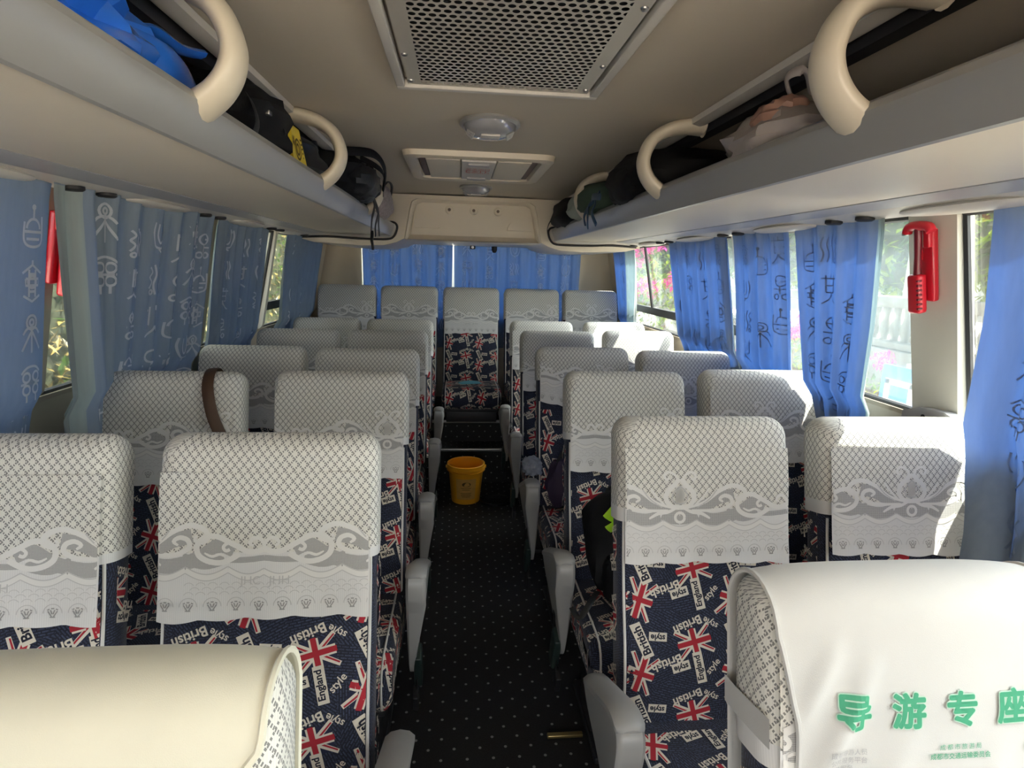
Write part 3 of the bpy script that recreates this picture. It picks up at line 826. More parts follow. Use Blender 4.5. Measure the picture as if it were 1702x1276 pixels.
for sx in (-1, 1):
    mb = MB()
    mb.grid([[bk(sx * (SA + .0075 + .002 * math.sin(PI * k / 8)), v, -.062 + .128 * k / 8) for k in range(9)] for v in (.572, .612)], M_white_cloth, flip=sx > 0)
    o = mb.build('side_strap', seats['RA1'])

# ------------------------------------------------------------------ shell of the bus
def half(z):
    if z >= 1.72: return 1.19 - (z - 1.72) * .5
    k = .03 * min(1, max(0, (1.15 - z) / .04))   # the panel below the sill is set out a little
    return 1.19 + (1.72 - max(z, .95)) * .20 + k
Y0, Y1 = -1.6, 5.02
def wall_slab(mb, sx, y0, y1, z0, z1, mat, th=.05, inset=0.0):
    zs = [z0] + [z for z in (.95, 1.11, 1.15, 1.72) if z0 < z < z1] + [z1]
    for a, b in zip(zs, zs[1:]):
        xa, xb = CX + sx * (half(a) - inset), CX + sx * (half(b) - inset)
        o = [(xa, a), (xb, b), (xb + sx * th, b), (xa + sx * th, a)]
        mb.prism(o if sx > 0 else o[::-1], y0, y1, mat, 'xz')
for sx, nm, posts in ((-1, 'wall_left', ((1.700, 1.755), (2.76, 2.82), (3.66, 3.70), (4.70, 5.02))), (1, 'wall_right', ((1.435, 1.60), (2.655, 2.70), (4.70, 5.02)))):
    mb = MB()
    wall_slab(mb, sx, Y0, Y1, 0.0, 1.13, M_wallbeige)
    wall_slab(mb, sx, Y0, Y1, 1.72, 2.02, M_wallbeige)
    for a, b in posts:
        wall_slab(mb, sx, a, b, 1.13, 1.72, M_pillar if (sx > 0 and a < 2) or b - a < .05 else M_wallbeige)
    wall_slab(mb, sx, Y0, Y0 + .12, 1.13, 1.72, M_pillar)
    struct(nm, mb)
    edges = [Y0 + .12] + [v for p in posts for v in p][:-1]
    for i in range(0, len(edges), 2):
        a, b = edges[i], edges[i + 1]
        mb = MB()
        x = lambda z: CX + sx * (half(z) + .030)
        q = [(x(1.13), a, 1.13), (x(1.13), b, 1.13), (x(1.72), b, 1.72), (x(1.72), a, 1.72)]
        q2 = [(p[0] + sx * .005, p[1], p[2]) for p in q]
        mb.grid([q, q2], M_glass, closed=True); mb.poly(q, M_glass); mb.poly(q2[::-1], M_glass)
        w = struct('window_%d' % (i // 2 + (1 if sx < 0 else 6)), mb, 0)
        fm = MB()
        def bar(p, r=.009): fm.tube(p, r, M_frame, 6)
        xi = lambda z: CX + sx * (half(z) + .022)
        bar([(xi(1.135), a, 1.135), (xi(1.135), b, 1.135)]); bar([(xi(1.715), a, 1.715), (xi(1.715), b, 1.715)])
        for y in (a + .004, b - .004): bar([(xi(1.13), y, 1.13), (xi(1.72), y, 1.72)])
        # sliding pane frames: low cross bar and a centre stile
        if (sx > 0 and a > 2.6) or (sx < 0 and a > 3):
            fm.box((xi(1.265), (a + b) / 2, 1.265), (.03, b - a, .05), M_frame)
            bar([(xi(1.28), 4.05, 1.28), (xi(1.72), 4.05, 1.72)], .010)
        f = fm.build('window_frame', w, fixn=True)
# floor, rear steps
mb = MB(); mb.box((CX, (Y0 + Y1) / 2, -.025), (2.70, Y1 - Y0, .05), M_floor); struct('floor', mb, 0)
mb = MB()
mb.box((CX, 4.49, .1225), (2.66, 1.06, .245), M_floor); struct('trim_1', mb, 0)
mb = MB(); mb.box((CX, 4.595, .3225), (2.66, .85, .155), M_floor); struct('trim_2', mb, 0)
for k, (y, z) in enumerate(((3.957, .247), (4.167, .402))):
    mb = MB(); mb.box((CX, y, z), (2.66, .022, .022), M_steel, bevel=.004); struct('trim_%d' % (k + 3), mb)
# front bulkhead behind the camera: unseen header over the windscreen, right part lowered to block light, dashboard below
mb = MB()
mb.box((CX - .55, Y0 - .03, 1.88), (1.30, .06, .30), M_wallbeige); mb.box((CX + .65, Y0 - .03, 1.66), (1.10, .06, .74), M_wallbeige); mb.box((CX, Y0 - .03, .40), (2.70, .06, .80), M_darkmetal)
struct('wall_front_shading', mb, 0)
# ceiling: flat crown, dropping over the racks
mb = MB()
sec = [(-1.06, 1.985), (-.95, 1.990), (-.72, 2.000), (-.45, 2.008), (-.2, 2.010), (.2, 2.010), (.45, 2.008), (.72, 2.000), (.95, 1.990), (1.06, 1.985)]
mb.prism([(CX + a, b) for a, b in sec] + [(CX + a, b + .05) for a, b in sec[::-1]], Y0, Y1, M_ceil, 'xz')
struct('ceiling', mb)
# rear wall with the back window
mb = MB(); zb0, zb1, xw0, xw1 = 1.10, 1.72, -.815, 1.04
for x0, x1, z0, z1 in ((CX - 1.40, CX + 1.40, 0, zb0), (CX - 1.24, CX + 1.24, zb1, 2.02), (CX - 1.36, xw0, zb0, zb1), (xw1, CX + 1.36, zb0, zb1)):
    mb.box(((x0 + x1) / 2, 5.05, (z0 + z1) / 2), (x1 - x0, .06, z1 - z0), M_wallbeige)
struct('wall_back', mb, 0)
mb = MB(); mb.box(((xw0 + xw1) / 2, 5.06, 1.41), (xw1 - xw0, .005, .62), M_glass); w = struct('window_12', mb, 0)
fm = MB()
fm.tube([(xw0, 5.03, zb0), (xw1, 5.03, zb0), (xw1, 5.03, zb1), (xw0, 5.03, zb1), (xw0, 5.03, zb0)], .011, M_pillar, 8); fm.build('window_frame', w)
# beige bulkhead over the back row: hollowed in the middle, hugging the rack ends
mb = MB()
yb = 4.0
def bulk():
    lo = [(-1.16, 1.70), (-1.06, 1.675), (-.75, 1.662), (-.60, 1.668), (-.515, 1.690), (-.47, 1.712)]
    outline = lo + [(-a, b) for a, b in lo[::-1]]
    top = [(1.10, 2.0), (-1.10, 2.0)]
    return [(CX + a, b) for a, b in outline + top]
out = bulk()
# recess outline (trapezoid with round top corners)
rec = [(-.465, 1.716), (-.43, 1.90), (-.415, 1.955), (-.38, 1.975), (.38, 1.975), (.415, 1.955), (.43, 1.90), (.465, 1.716)]
rec = [(CX + a, b) for a, b in rec]
# front plate as strips between outline and recess
L_side = [out[i] for i in (5, 4, 3, 2, 1, 0)] + [out[-1]]
Lr = [rec[0]] * 4 + [rec[1], rec[1], rec[2]]
mb.grid([[(p[0], yb, p[1]) for p in L_side], [(p[0], yb, p[1]) for p in Lr]], M_beige)
R_side = [out[i] for i in (6, 7, 8, 9, 10, 11)] + [out[-2]]
Rr_ = [rec[7]] * 4 + [rec[6], rec[6], rec[5]]
mb.grid([[(p[0], yb, p[1]) for p in R_side], [(p[0], yb, p[1]) for p in Rr_]], M_beige)
mb.poly([(CX - 1.10, yb, 2.0), (CX + 1.10, yb, 2.0), (rec[5][0], yb, rec[5][1]), (rec[4][0], yb, rec[4][1]), (rec[3][0], yb, rec[3][1]), (rec[2][0], yb, rec[2][1])], M_beige)
# rim and hollow
rim = [[(p[0], yb, p[1]) for p in rec], [(CX + (p[0] - CX) * .985, yb - .012, p[1] - .002) for p in rec], [(CX + (p[0] - CX) * .96, yb - .006, p[1] - .008) for p in rec],
       [(CX + (p[0] - CX) * .93, yb + .05, 1.716 + (p[1] - 1.716) * .93) for p in rec]]
mb.grid(rim, M_beige)
back = [(p[0], yb + .05, p[2]) for p in rim[-1]]
mb.poly(back, M_beige)
mb.grid([[(p[0], yb, p[1]) for p in out[:12]], [(p[0], Y1, p[1]) for p in out[:12]]], M_beige)
mb.grid([[(CX - .465, yb, 1.716), (CX - .30, yb, 1.708), (CX + .30, yb, 1.708), (CX + .465, yb, 1.716)], [(CX - .465, yb + .1, 1.706), (CX - .30, yb + .1, 1.700), (CX + .30, yb + .1, 1.700), (CX + .465, yb + .1, 1.706)]], M_beige)
mb.poly([back[0], (CX - .30, yb + .03, 1.708), (CX + .30, yb + .03, 1.708), back[-1]], M_beige)
mb.poly([(CX - .47, yb + .001, 1.712), (CX + .47, yb + .001, 1.712), (CX + .47, yb + .05, 1.745), (CX - .47, yb + .05, 1.745)], M_beige)
bulkhead = struct('trim_5', mb, 50)
# raised quarter discs in the hollow and the three round vents
mb = MB()
for s in (-1, 1):
    pts = [(CX + s * (.40 - .17 * math.cos(g)), 1.79 + .10 * math.sin(g)) for g in [PI / 2 * i / 10 for i in range(11)]] + [(CX + s * .40, 1.79)]
    if s > 0: pts = pts[::-1]
    mb.prism(pts, yb + .020, yb + .052, M_beige, 'xz')
mb.build('moulded_lobe', bulkhead, fixn=True)
for dx in (-.165, 0.0, .165):
    mb = MB(); mb.lathe([(0, -.004), (.010, -.004), (.011, -.010), (.020, -.009), (.027, -.003), (.028, 0.004)], M_beige, (CX + dx, yb + .047, 1.915), 20, axis='y'); mb.lathe([(0, -.0045), (.0105, -.0045), (.0105, 0)], MATS['brown_slot'] if 'brown_slot' in MATS else P('brown_slot', (.16, .12, .09), .6), (CX + dx, yb + .047, 1.915), 16, axis='y')
    for v in range(len(mb.v)):
        x, y, z = mb.v[v]; mb.v[v] = (x, y, z)
    mb.build('round_vent', bulkhead, fixn=True)

# ------------------------------------------------------------------ luggage racks
P('rack_liner_shade', (.022, .022, .020), .8); P('rack_liner_brown', (.16, .13, .10), .7)  # right liner near black: the shade inside the rack put into its colour
def rack(sx, label):
    t = thing('luggage_rack', label, 'luggage rack', (CX + sx * .85, 1.7, 1.73), 0, 'overhead luggage racks')
    t.rotation_euler = (0, 0, 0)
    off = Vector((-(CX + sx * .85), -1.7, -1.73))
    ye, ys = 3.985, Y0 + .15
    def pr(mb, pts, mat):
        o = [(CX + sx * a, b) for a, b in pts]
        n0 = len(mb.v)
        # straight run plus an end that rounds off downwards towards the back
        mb.prism(o if sx > 0 else o[::-1], ys, ye, mat, 'xz')
    def done(name, mb, smooth=35):
        mb.v = [tuple(Vector(p) + off) for p in mb.v]; return mb.build(name, t, smooth, True)
    mb = MB(); pr(mb, [(.552, 1.731), (.62, 1.7285), (.80, 1.729), (.965, 1.735), (.968, 1.758), (1.15, 1.762), (1.15, 1.775), (.552, 1.775)], M_beige); done('under_panel', mb)
    mb = MB(); pr(mb, [(.570, 1.775), (.572, 1.806), (.555, 1.812), (.536, 1.811), (.524, 1.803), (.518, 1.790), (.519, 1.782), (.528, 1.760), (.540, 1.738), (.547, 1.727), (.554, 1.725), (.556, 1.745)], M_silver); done('front_rail', mb, 30)
    mb = MB(); pr(mb, [(.966, 1.733), (.985, 1.729), (1.050, 1.725), (1.056, 1.757), (.970, 1.757)], M_grey); done('edge_strip', mb)
    mb = MB(); pr(mb, [(1.056, 1.727), (1.085, 1.718), (1.145, 1.712), (1.168, 1.715), (1.168, 1.757), (1.056, 1.757)], M_pale); done('window_side_strip', mb)
    mb = MB(); pr(mb, [(1.03, 1.772), (1.04, 1.772), (1.04, 1.985), (1.03, 1.985)], MATS['rack_liner_shade'] if sx > 0 else MATS['rack_liner_brown']); done('back_liner', mb)
    mb = MB(); pr(mb, [(.6, 1.982), (.625, 1.976), (.640, 1.980), (.640, 1.999), (.6, 1.999)], M_pale); done('ceiling_strip', mb)
    mb = MB(); pr(mb, [(.665, 1.970), (.70, 1.968), (.705, 1.998), (.660, 1.998)], M_darkmetal); done('ceiling_channel', mb)
    # rounded service pods under the window side
    for k, y in enumerate([.55, 1.33, 2.12, 2.95, 3.62]):
        mb = MB(); rows = []
        for i in range(13):
            g = -PI / 2 + PI * i / 12; yy = y + .19 * math.sin(g); w = .052 * max(.02, math.cos(g)) ** .6; h = .015 * max(.02, math.cos(g)) ** .6
            rows.append([(CX + sx * (1.115 + w * math.cos(a) * sx), yy, 1.716 + h * math.sin(a)) for a in [2 * PI * j / 12 for j in range(12)]])
        mb.grid(rows, M_pale, closed=True); mb.cap(rows[0], M_pale); mb.cap(rows[-1], M_pale)
        done('service_pod', mb, 60)
        for dy in (-.06, .06):
            mb = MB(); mb.lathe([(0, -.004), (.020, -.004), (.026, 0), (.026, .008)], M_black, (CX + sx * 1.10, y + .40 + dy * 1.2, 1.709), 16)
            done('air_nozzle', mb)
    # C shaped brackets from the ceiling to the rail
    for y in ((1.07, 1.95, 2.86) if sx < 0 else (.93, 1.84, 2.84)):
        mb = MB()
        path = catmull([(.655, 1.985), (.600, 1.984), (.545, 1.972), (.495, 1.940), (.472, 1.890), (.476, 1.850), (.498, 1.815), (.530, 1.790), (.552, 1.780)], 6)
        pts = [(CX + sx * a, y, b) for a, b in path]; n = len(pts)
        rad = [.050 - .012 * math.sin(PI * i / (n - 1)) for i in range(n)]
        rad[0] = .030; rad[-1] = .018; rad[-2] = .024; rad[-3] = .029
        mb.tube(pts, rad, M_cream_plastic, 14, flat=1.0, up=(0, 1, 0))
        # flatten radially
        for i, r in enumerate(range(0, n * 14, 14)):
            c = Vector(pts[i])
            for k in range(14):
                v = Vector(mb.v[r + k]); d = v - c; mb.v[r + k] = tuple(c + Vector((d.x * .50, d.y, d.z * .50)))
        done('rack_bracket', mb, 60)
    # black rubber seam where the rack meets the bulkhead
    mb = MB()
    seam = catmull([(.600, 1.815), (.535, 1.818), (.510, 1.797), (.512, 1.765), (.530, 1.728), (.565, 1.708), (.66, 1.704), (.80, 1.706), (.96, 1.712), (1.13, 1.705)], 5)
    mb.tube([(CX + sx * a, 3.992, b) for a, b in seam], .007, M_black, 6)
    done('rubber_seam', mb, 60)
    # rounded rear end of the rack shell
    mb = MB(); rows = []
    base = [(.515, 1.79), (.520, 1.765), (.534, 1.733), (.57, 1.716), (.70, 1.713), (.85, 1.715), (.96, 1.722), (1.05, 1.716), (1.15, 1.708)]
    for y, k in ((3.90, 0.0), (3.94, .5), (3.965, .85), (3.985, 1.0)):
        rows.append([(CX + sx * a, y, (b + .012 * (1 - k)) if b > 1.71 else b) for a, b in base])
    mb.grid(rows, M_silver if False else M_pale, flip=sx < 0); done('end_trim', mb, 60)
    return t
rack(-1, 'long beige overhead luggage rack with silver rail along the left side')
rack(1, 'long beige overhead luggage rack with silver rail along the right side')

# ------------------------------------------------------------------ ceiling fittings
t = thing('return_air_grille', 'large perforated metal air grille in a frame on the ceiling', 'vent', (CX, 1.14, 2.01))
mb = MB(); gx, gy = .262, .485
def frame(mb, x, y, w, z0, z1, mat, bev=.003):
    mb.box((0, y - w / 2, (z0 + z1) / 2), (2 * x, w, z1 - z0), mat, bevel=bev); mb.box((0, -y + w / 2, (z0 + z1) / 2), (2 * x, w, z1 - z0), mat, bevel=bev)
    mb.box((x - w / 2, 0, (z0 + z1) / 2), (w, 2 * y - 2 * w, z1 - z0), mat, bevel=bev); mb.box((-x + w / 2, 0, (z0 + z1) / 2), (w, 2 * y - 2 * w, z1 - z0), mat, bevel=bev)
frame(mb, gx, gy, .022, -.024, 0, M_pale); mb.build('grille_frame', t)
mb = MB(); mb.poly([(-.232, -.462, -.016), (-.232, .462, -.016), (.232, .462, -.016), (.232, -.462, -.016)], M_perf); mb.build('perforated_plate', t, 0)
mb = MB(); mb.box((0, 0, -.004), (.46, .92, .004), M_black); mb.build('duct_shade_sheet', t, 0)  # black sheet standing in for the unlit inside of the duct
for x in (-.222, .222):
    for y in (-.35, -.05, .25, .43):
        mb = MB(); mb.lathe([(.0075, 0), (.007, -.003), (.004, -.0055), (0.0001, -.006)], M_steel, (x, y, -.016), 12); mb.build('screw', t)
for k, (y, s, lb) in enumerate(((2.03, 1.0, 'larger round clear lamp on the ceiling between grille and roof hatch'), (3.60, .98, 'smaller looking round clear lamp on the ceiling behind the roof hatch'))):
    t = thing('ceiling_lamp', lb, 'lamp', (CX, y, 2.01), 0, 'round ceiling lamps')
    M_lens = MATS.get('lamp_lens') or P('lamp_lens', (0.42, 0.42, 0.45), 0.14, metal=.35, coat=0.6, spec=0.7)
    mb = MB(); mb.lathe([(.099 * s, 0), (.101 * s, -.008), (.094 * s, -.014), (.088 * s, -.012)], M_silver, seg=40, sy=1.25); mb.build('lamp_rim', t)
    mb = MB(); mb.lathe([(.089 * s, -.010), (.084 * s, -.028), (.066 * s, -.042), (.035 * s, -.049), (.001, -.051)], M_lens, seg=40, sy=1.25); mb.build('lamp_lens', t)
    mb = MB()
    for sx in (-1, 1):
        for i in range(4):
            mb.tube([(sx * (.052 + .002 * i) * s, -.045 + .022 * i, -.049 + .002), (sx * (.076) * s, -.038 + .022 * i, -.034)], .0035, M_silver, 6)
    mb.box((0, -.03, -.049), (.062, .05, .006), M_pale, bevel=.002)
    mb.build('lens_ribs', t)
# roof hatch
t = thing('roof_hatch', 'square beige roof hatch with raised rim and handle bar on the ceiling', 'hatch', (CX - .015, 2.86, 2.01))
mb = MB(); rows = []
for (x, y, z) in ((.325, .345, 0), (.320, .340, -.022), (.300, .318, -.030), (.272, .288, -.024), (.262, .276, -.0)):
    pts = []
    for cx_, cy_, a0 in ((1, 1, 0), (-1, 1, 90), (-1, -1, 180), (1, -1, 270)):
        for i in range(6):
            g = (a0 + 90 * i / 5) * D2R; pts.append((cx_ * (x - .05) + .05 * math.cos(g), cy_ * (y - .05) + .05 * math.sin(g), z))
    rows.append(pts)
mb.grid(rows, M_cream_plastic, closed=True); mb.build('hatch_rim', t, fixn=True)
mb = MB(); mb.box((0, 0, -.006), (.50, .53, .008), M_beige)
mb.box((-.155, 0, -.016), (.15, .50, .014), M_beige, bevel=.004); mb.box((.155, 0, -.016), (.15, .50, .014), M_beige, bevel=.004)
mb.box((-.246, 0, -.012), (.026, .50, .008), M_red if False else P('brown_hatch_gap', (.10, .05, .035), .5)); mb.box((.246, 0, -.012), (.026, .50, .008), MATS['brown_hatch_gap'])
mb.build('hatch_lid', t)
mb = MB(); mb.box((0, 0, -.018), (.15, .50, .018), M_pale, bevel=.004); mb.build('centre_plate', t)
for y in (-.20, .20):
    mb = MB(); mb.box((0, y, -.030), (.095, .040, .012), M_grey, bevel=.004); mb.build('latch_handle', t)
mb = MB()
for i in range(4):
    for w in text_tris(('安全出口', '安全出口', 'EXIT', '安全出口')[i], 0):
        mb.poly([(x * .11, -y * .11 * 1.5 - .07 + .035 * i, -.0276) for x, y in w][::-1], MATS.get('red_lettering') or P('red_lettering', (.62, .22, .18), .6))
mb.build('red_notice', t, 0)
# ------------------------------------------------------------------ curtains
def C_(c, r, a0=0, a1=360, n=14): return circ(c, r, n, a0 * D2R, a1 * D2R)
GLYPHS = [
    [catmull([(-.4, .15), (-.42, -.4), (-.2, -.6), (.2, -.6), (.42, -.4), (.4, .35)], 4), C_((0, -.05), .3, 0, 180), [(-.38, -.15), (.38, -.15)], [(-.3, -.38), (.3, -.38)], [(0, .25), (0, .65)], C_((0, .62), .05)],
    [[(0, .7), (0, .5)], [(-.45, .28), (0, .55), (.45, .28)], [(-.15, .4), (-.15, -.5)], [(.15, .4), (.15, -.5)], [(-.15, .25), (.15, .25)], C_((0, 0), .2), [(-.3, .1), (.3, .1), (.3, -.12), (-.3, -.12), (-.3, .1)], [(-.15, -.32), (.15, -.32)], [(-.4, -.45), (0, -.65), (.4, -.45)]],
    [C_((0, .4), .24), C_((0, .4), .10), catmull([(-.4, .0), (-.2, .2), (.2, .2), (.4, .0)], 4), [(0, .15), (0, -.65)], catmull([(-.45, -.55), (-.15, -.1), (0, .1)], 4), catmull([(.45, -.55), (.15, -.1), (0, .1)], 4)],
    [C_((-.24, .25), .17), C_((.24, .25), .17), C_((-.24, -.2), .17), C_((.24, -.2), .17), catmull([(-.48, .4), (-.2, .6), (.2, .6), (.48, .4)], 4), [(-.5, .02), (.5, .02)], [(-.24, -.38), (-.24, -.65)], [(.24, -.38), (.24, -.65)]],
    [catmull([(-.40, .5), (-.46, .1), (-.3, -.4), (0, -.5)], 4), catmull([(.40, .5), (.46, .1), (.3, -.4), (0, -.5)], 4), catmull([(-.15, .45), (-.2, 0), (0, -.3), (.2, 0), (.15, .55)], 4), [(.15, .5), (.32, .35)], [(-.1, -.52), (.1, -.65)]],
    [catmull([(-.45, .5), (-.3, .3), (-.45, .1), (-.3, -.1), (-.45, -.35)], 4), catmull([(-.2, .6), (-.1, .2), (-.2, -.2), (-.1, -.6)], 4), catmull([(.1, .5), (.2, .15), (.1, -.2), (.2, -.55)], 4), catmull([(.3, .5), (.4, .15), (.3, -.2), (.4, -.55)], 4), C_((-.32, -.5), .09)],
    [[(-.4, .5), (.4, .5)], [(-.25, .65), (-.25, -.1)], [(.25, .65), (.25, -.1)], [(-.25, .2), (.25, .2)], [(-.25, -.1), (.25, -.1)], catmull([(-.4, -.6), (-.1, -.35), (0, -.15)], 4), catmull([(.4, -.6), (.1, -.35), (0, -.15)], 4), [(0, .5), (0, .7)]],
    [C_((0, .3), .26), [(-.26, .3), (.26, .3)], [(0, .04), (0, -.35)], [(-.35, -.1), (.35, -.1)], C_((-.2, -.48), .14), C_((.2, -.48), .14)],
]
def curtain(sx, label, yt, yb, zb, n, cols, A=.022, ph=0.0, zt=1.735, seed=0, inset=.05, sheer=None, prof=None, sw=.085, nb=0.0):
    rr = random.Random(seed)
    W = abs(yt[1] - yt[0])
    def pt(t, z, off=0.0):
        s = (zt - z) / (zt - zb); e = s * s * (3 - 2 * s); bring = 0
        a = yt[0] + (yb[0] - yt[0]) * e; b = yt[1] + (yb[1] - yt[1]) * e
        if prof:
            for p, q in zip(prof, prof[1:]):
                if q[0] <= z + 1e-6:
                    k = (p[0] - z) / (p[0] - q[0]); a, b, bring = [p[i] + (q[i] - p[i]) * k for i in (1, 2, 3)]; break
        bring += nb * min(1, s * 1.7) * min(1, max(0, (.32 - t) / .14))
        y = a + (b - a) * t
        w = math.asin(.96 * math.sin(2 * PI * n * t + ph + .5 * math.sin(4 * t + 3 * s))) * .85 + .35 * math.sin(2 * PI * n * 2.3 * t + 1 + ph * 2 + s)
        y += .006 * math.sin(2 * PI * n * t * .5 + 3 * s + ph) * s
        x = CX + sx * (half(z) - inset - bring - A * (.55 + .45 * s) * w - off)
        return (x, y, z)
    mb = MB(); nu = max(40, int(n * 14)); nz = 22
    rows = [[pt(i / nu, zt + (zb - zt) * j / nz) for i in range(nu + 1)] for j in range(nz + 1)]
    if sheer:
        k0, k1 = int(nu * sheer[0]), int(nu * sheer[1])
        for a, b, m in ((0, k0, M_curtain), (k0, k1, M_sheer), (k1, nu, M_curtain)):
            if b > a: mb.grid([r[a:b + 1] for r in rows], m)
    else: mb.grid(rows, M_curtain)
    # the woven characters
    for (t0, gi, g, st) in cols:
        z = zt - .10 - st; k = gi
        while z > zb + .12:
            gl = GLYPHS[k % len(GLYPHS)]; k += 1
            if rr.random() < .12: z -= g * 1.9; continue
            for line in gl:
                for q in ribbon(line, sw):
                    p = [(t0 + x * g / W, z + yy * g) for x, yy in q]
                    if all(0.005 < a < .995 for a, b in p): mb.poly([pt(a, b, .0022) for a, b in p], M_curtain_glyph if sx < 0 else M_glyph_backlit)
            z -= g * 1.75
    o = mb.build('window_curtain', None, 80)
    tag(o, label, 'curtain', 'blue bus curtains')
    mb = MB(); mb.grid([[pt(i / nu, z, .003) for i in range(nu + 1)] for z in (zt, zt - .022)], M_curtain); mb.build('header_tape', o, 80)
    return o
curtain(-1, 'nearest left curtain, pale blue with one column of big characters, cut by the photo edge', (-.9, 1.60), (-.9, 1.69), .50, 6.5, [(.972, 0, .075, .03), (.86, 3, .07, .06), (.75, 5, .07, .0)], A=.018, ph=1.2, seed=1, inset=.08)  # unseen front stretch added to keep light off the ceiling
curtain(-1, 'widest left curtain, grey blue with pale lining at its edge and several columns of characters', (1.578, 2.56), (1.62, 2.60), .465, 7.5, [(.24, 2, .085, .0), (.42, 5, .075, .05), (.56, 4, .085, .02), (.70, 6, .08, .06), (.83, 1, .085, .0), (.93, 7, .08, .04)], A=.022, ph=.6, seed=2, sheer=(0, .13), inset=.08, nb=.10)
curtain(-1, 'third left curtain, behind a dark gap, lit grey blue with small folds', (2.67, 3.385), (2.83, 3.49), .55, 6.5, [(.22, 4, .08, .0), (.52, 5, .085, .03), (.80, 3, .08, .02)], A=.020, ph=2.0, seed=3)
curtain(-1, 'rearmost left curtain, narrow and bunched near the back corner', (3.68, 4.67), (3.95, 4.80), .6, 7, [(.2, 2, .085, .0), (.5, 6, .085, .03), (.8, 4, .085, .0)], A=.024, ph=.2, seed=4)
curtain(1, 'nearest right curtain, deep blue, cut off by the right edge of the photo', (.72, 1.265), (.80, 1.44), .62, 3.2, [(.80, 0, .075, .02), (.50, 3, .075, .05)], A=.028, ph=.9, seed=5, prof=[(1.735, .72, 1.265, 0), (1.45, .73, 1.29, 0), (1.2, .74, 1.32, .02), (1.06, .75, 1.32, .05), (.94, .75, 1.22, .14), (.62, .76, 1.15, .20)], sw=.055)
curtain(1, 'right curtain whose tail narrows downwards beside the red hammer', (1.615, 2.08), (1.76, 1.88), .45, 4.2, [(.32, 1, .075, .2), (.58, 5, .08, .0), (.82, 0, .075, .03)], A=.018, ph=2.2, seed=6, sw=.055, prof=[(1.735, 1.615, 2.085, 0), (1.40, 1.68, 2.085, 0), (1.10, 1.74, 2.05, .02), (.90, 1.76, 1.93, .06), (.70, 1.79, 1.88, .08), (.44, 1.80, 1.88, .09)], sheer=(0, .11))
curtain(1, 'right curtain in the middle window, just left of the narrowing one', (2.115, 2.56), (2.17, 2.66), .66, 4.2, [(.2, 6, .08, .0), (.5, 0, .085, .04), (.8, 3, .08, .02)], A=.022, ph=.3, seed=7, sw=.055)
curtain(1, 'right curtain left of the middle one, wide and bright blue', (2.62, 3.38), (2.68, 3.40), .70, 6.2, [(.15, 7, .08, .0), (.4, 5, .085, .03), (.65, 2, .08, .02), (.88, 6, .08, .0)], A=.020, ph=1.6, seed=8, sw=.055)
curtain(1, 'rearmost right curtain, thin grey blue strip by the back corner', (4.05, 4.66), (4.40, 4.80), .75, 5, [(.6, 4, .08, .0)], A=.020, ph=.7, seed=9, sheer=(0, .4), sw=.055)
def back_curtain(label, x0, x1, n, ph, cols, seed):
    zt, zb = 1.735, .85; W = x1 - x0
    def pt(t, z, off=0.0):
        s = (zt - z) / (zt - zb)
        w = math.sin(2 * PI * n * t + ph + .6 * math.sin(5 * t)) + .3 * math.sin(2 * PI * n * 2.2 * t + ph)
        return (x0 + W * t + .006 * math.sin(9 * t + 3 * s), 4.965 + .017 * w * (.6 + .4 * s) - off, z)
    mb = MB(); nu = int(n * 14); mb.grid([[pt(i / nu, zt + (zb - zt) * j / 16) for i in range(nu + 1)] for j in range(17)], M_curtain)
    for (t0, gi, g, st) in cols:
        z = zt - .05 - st; k = gi
        while z > zb + .1:
            for line in GLYPHS[k % 8]:
                for q in ribbon(line, .065):
                    p = [(t0 + x * g / W, z + yy * g) for x, yy in q]
                    if all(0.005 < a < .995 for a, b in p): mb.poly([pt(a, b, .0022) for a, b in p], M_curtain_glyph)
            k += 1; z -= g * 1.7
    tag(mb.build('window_curtain', None, 80), label, 'curtain', 'blue bus curtains')
back_curtain('blue curtain over the left half of the back window', -.80, -.05, 8, .4, [(.12, 0, .09, 0), (.36, 3, .09, .03), (.62, 5, .09, 0), (.86, 1, .09, .02)], 1)
back_curtain('blue curtain over the right half of the back window', -.04, 1.05, 10, 1.4, [(.1, 2, .09, 0), (.28, 6, .09, .03), (.48, 4, .09, 0), (.68, 0, .09, .02), (.88, 3, .09, 0)], 2)

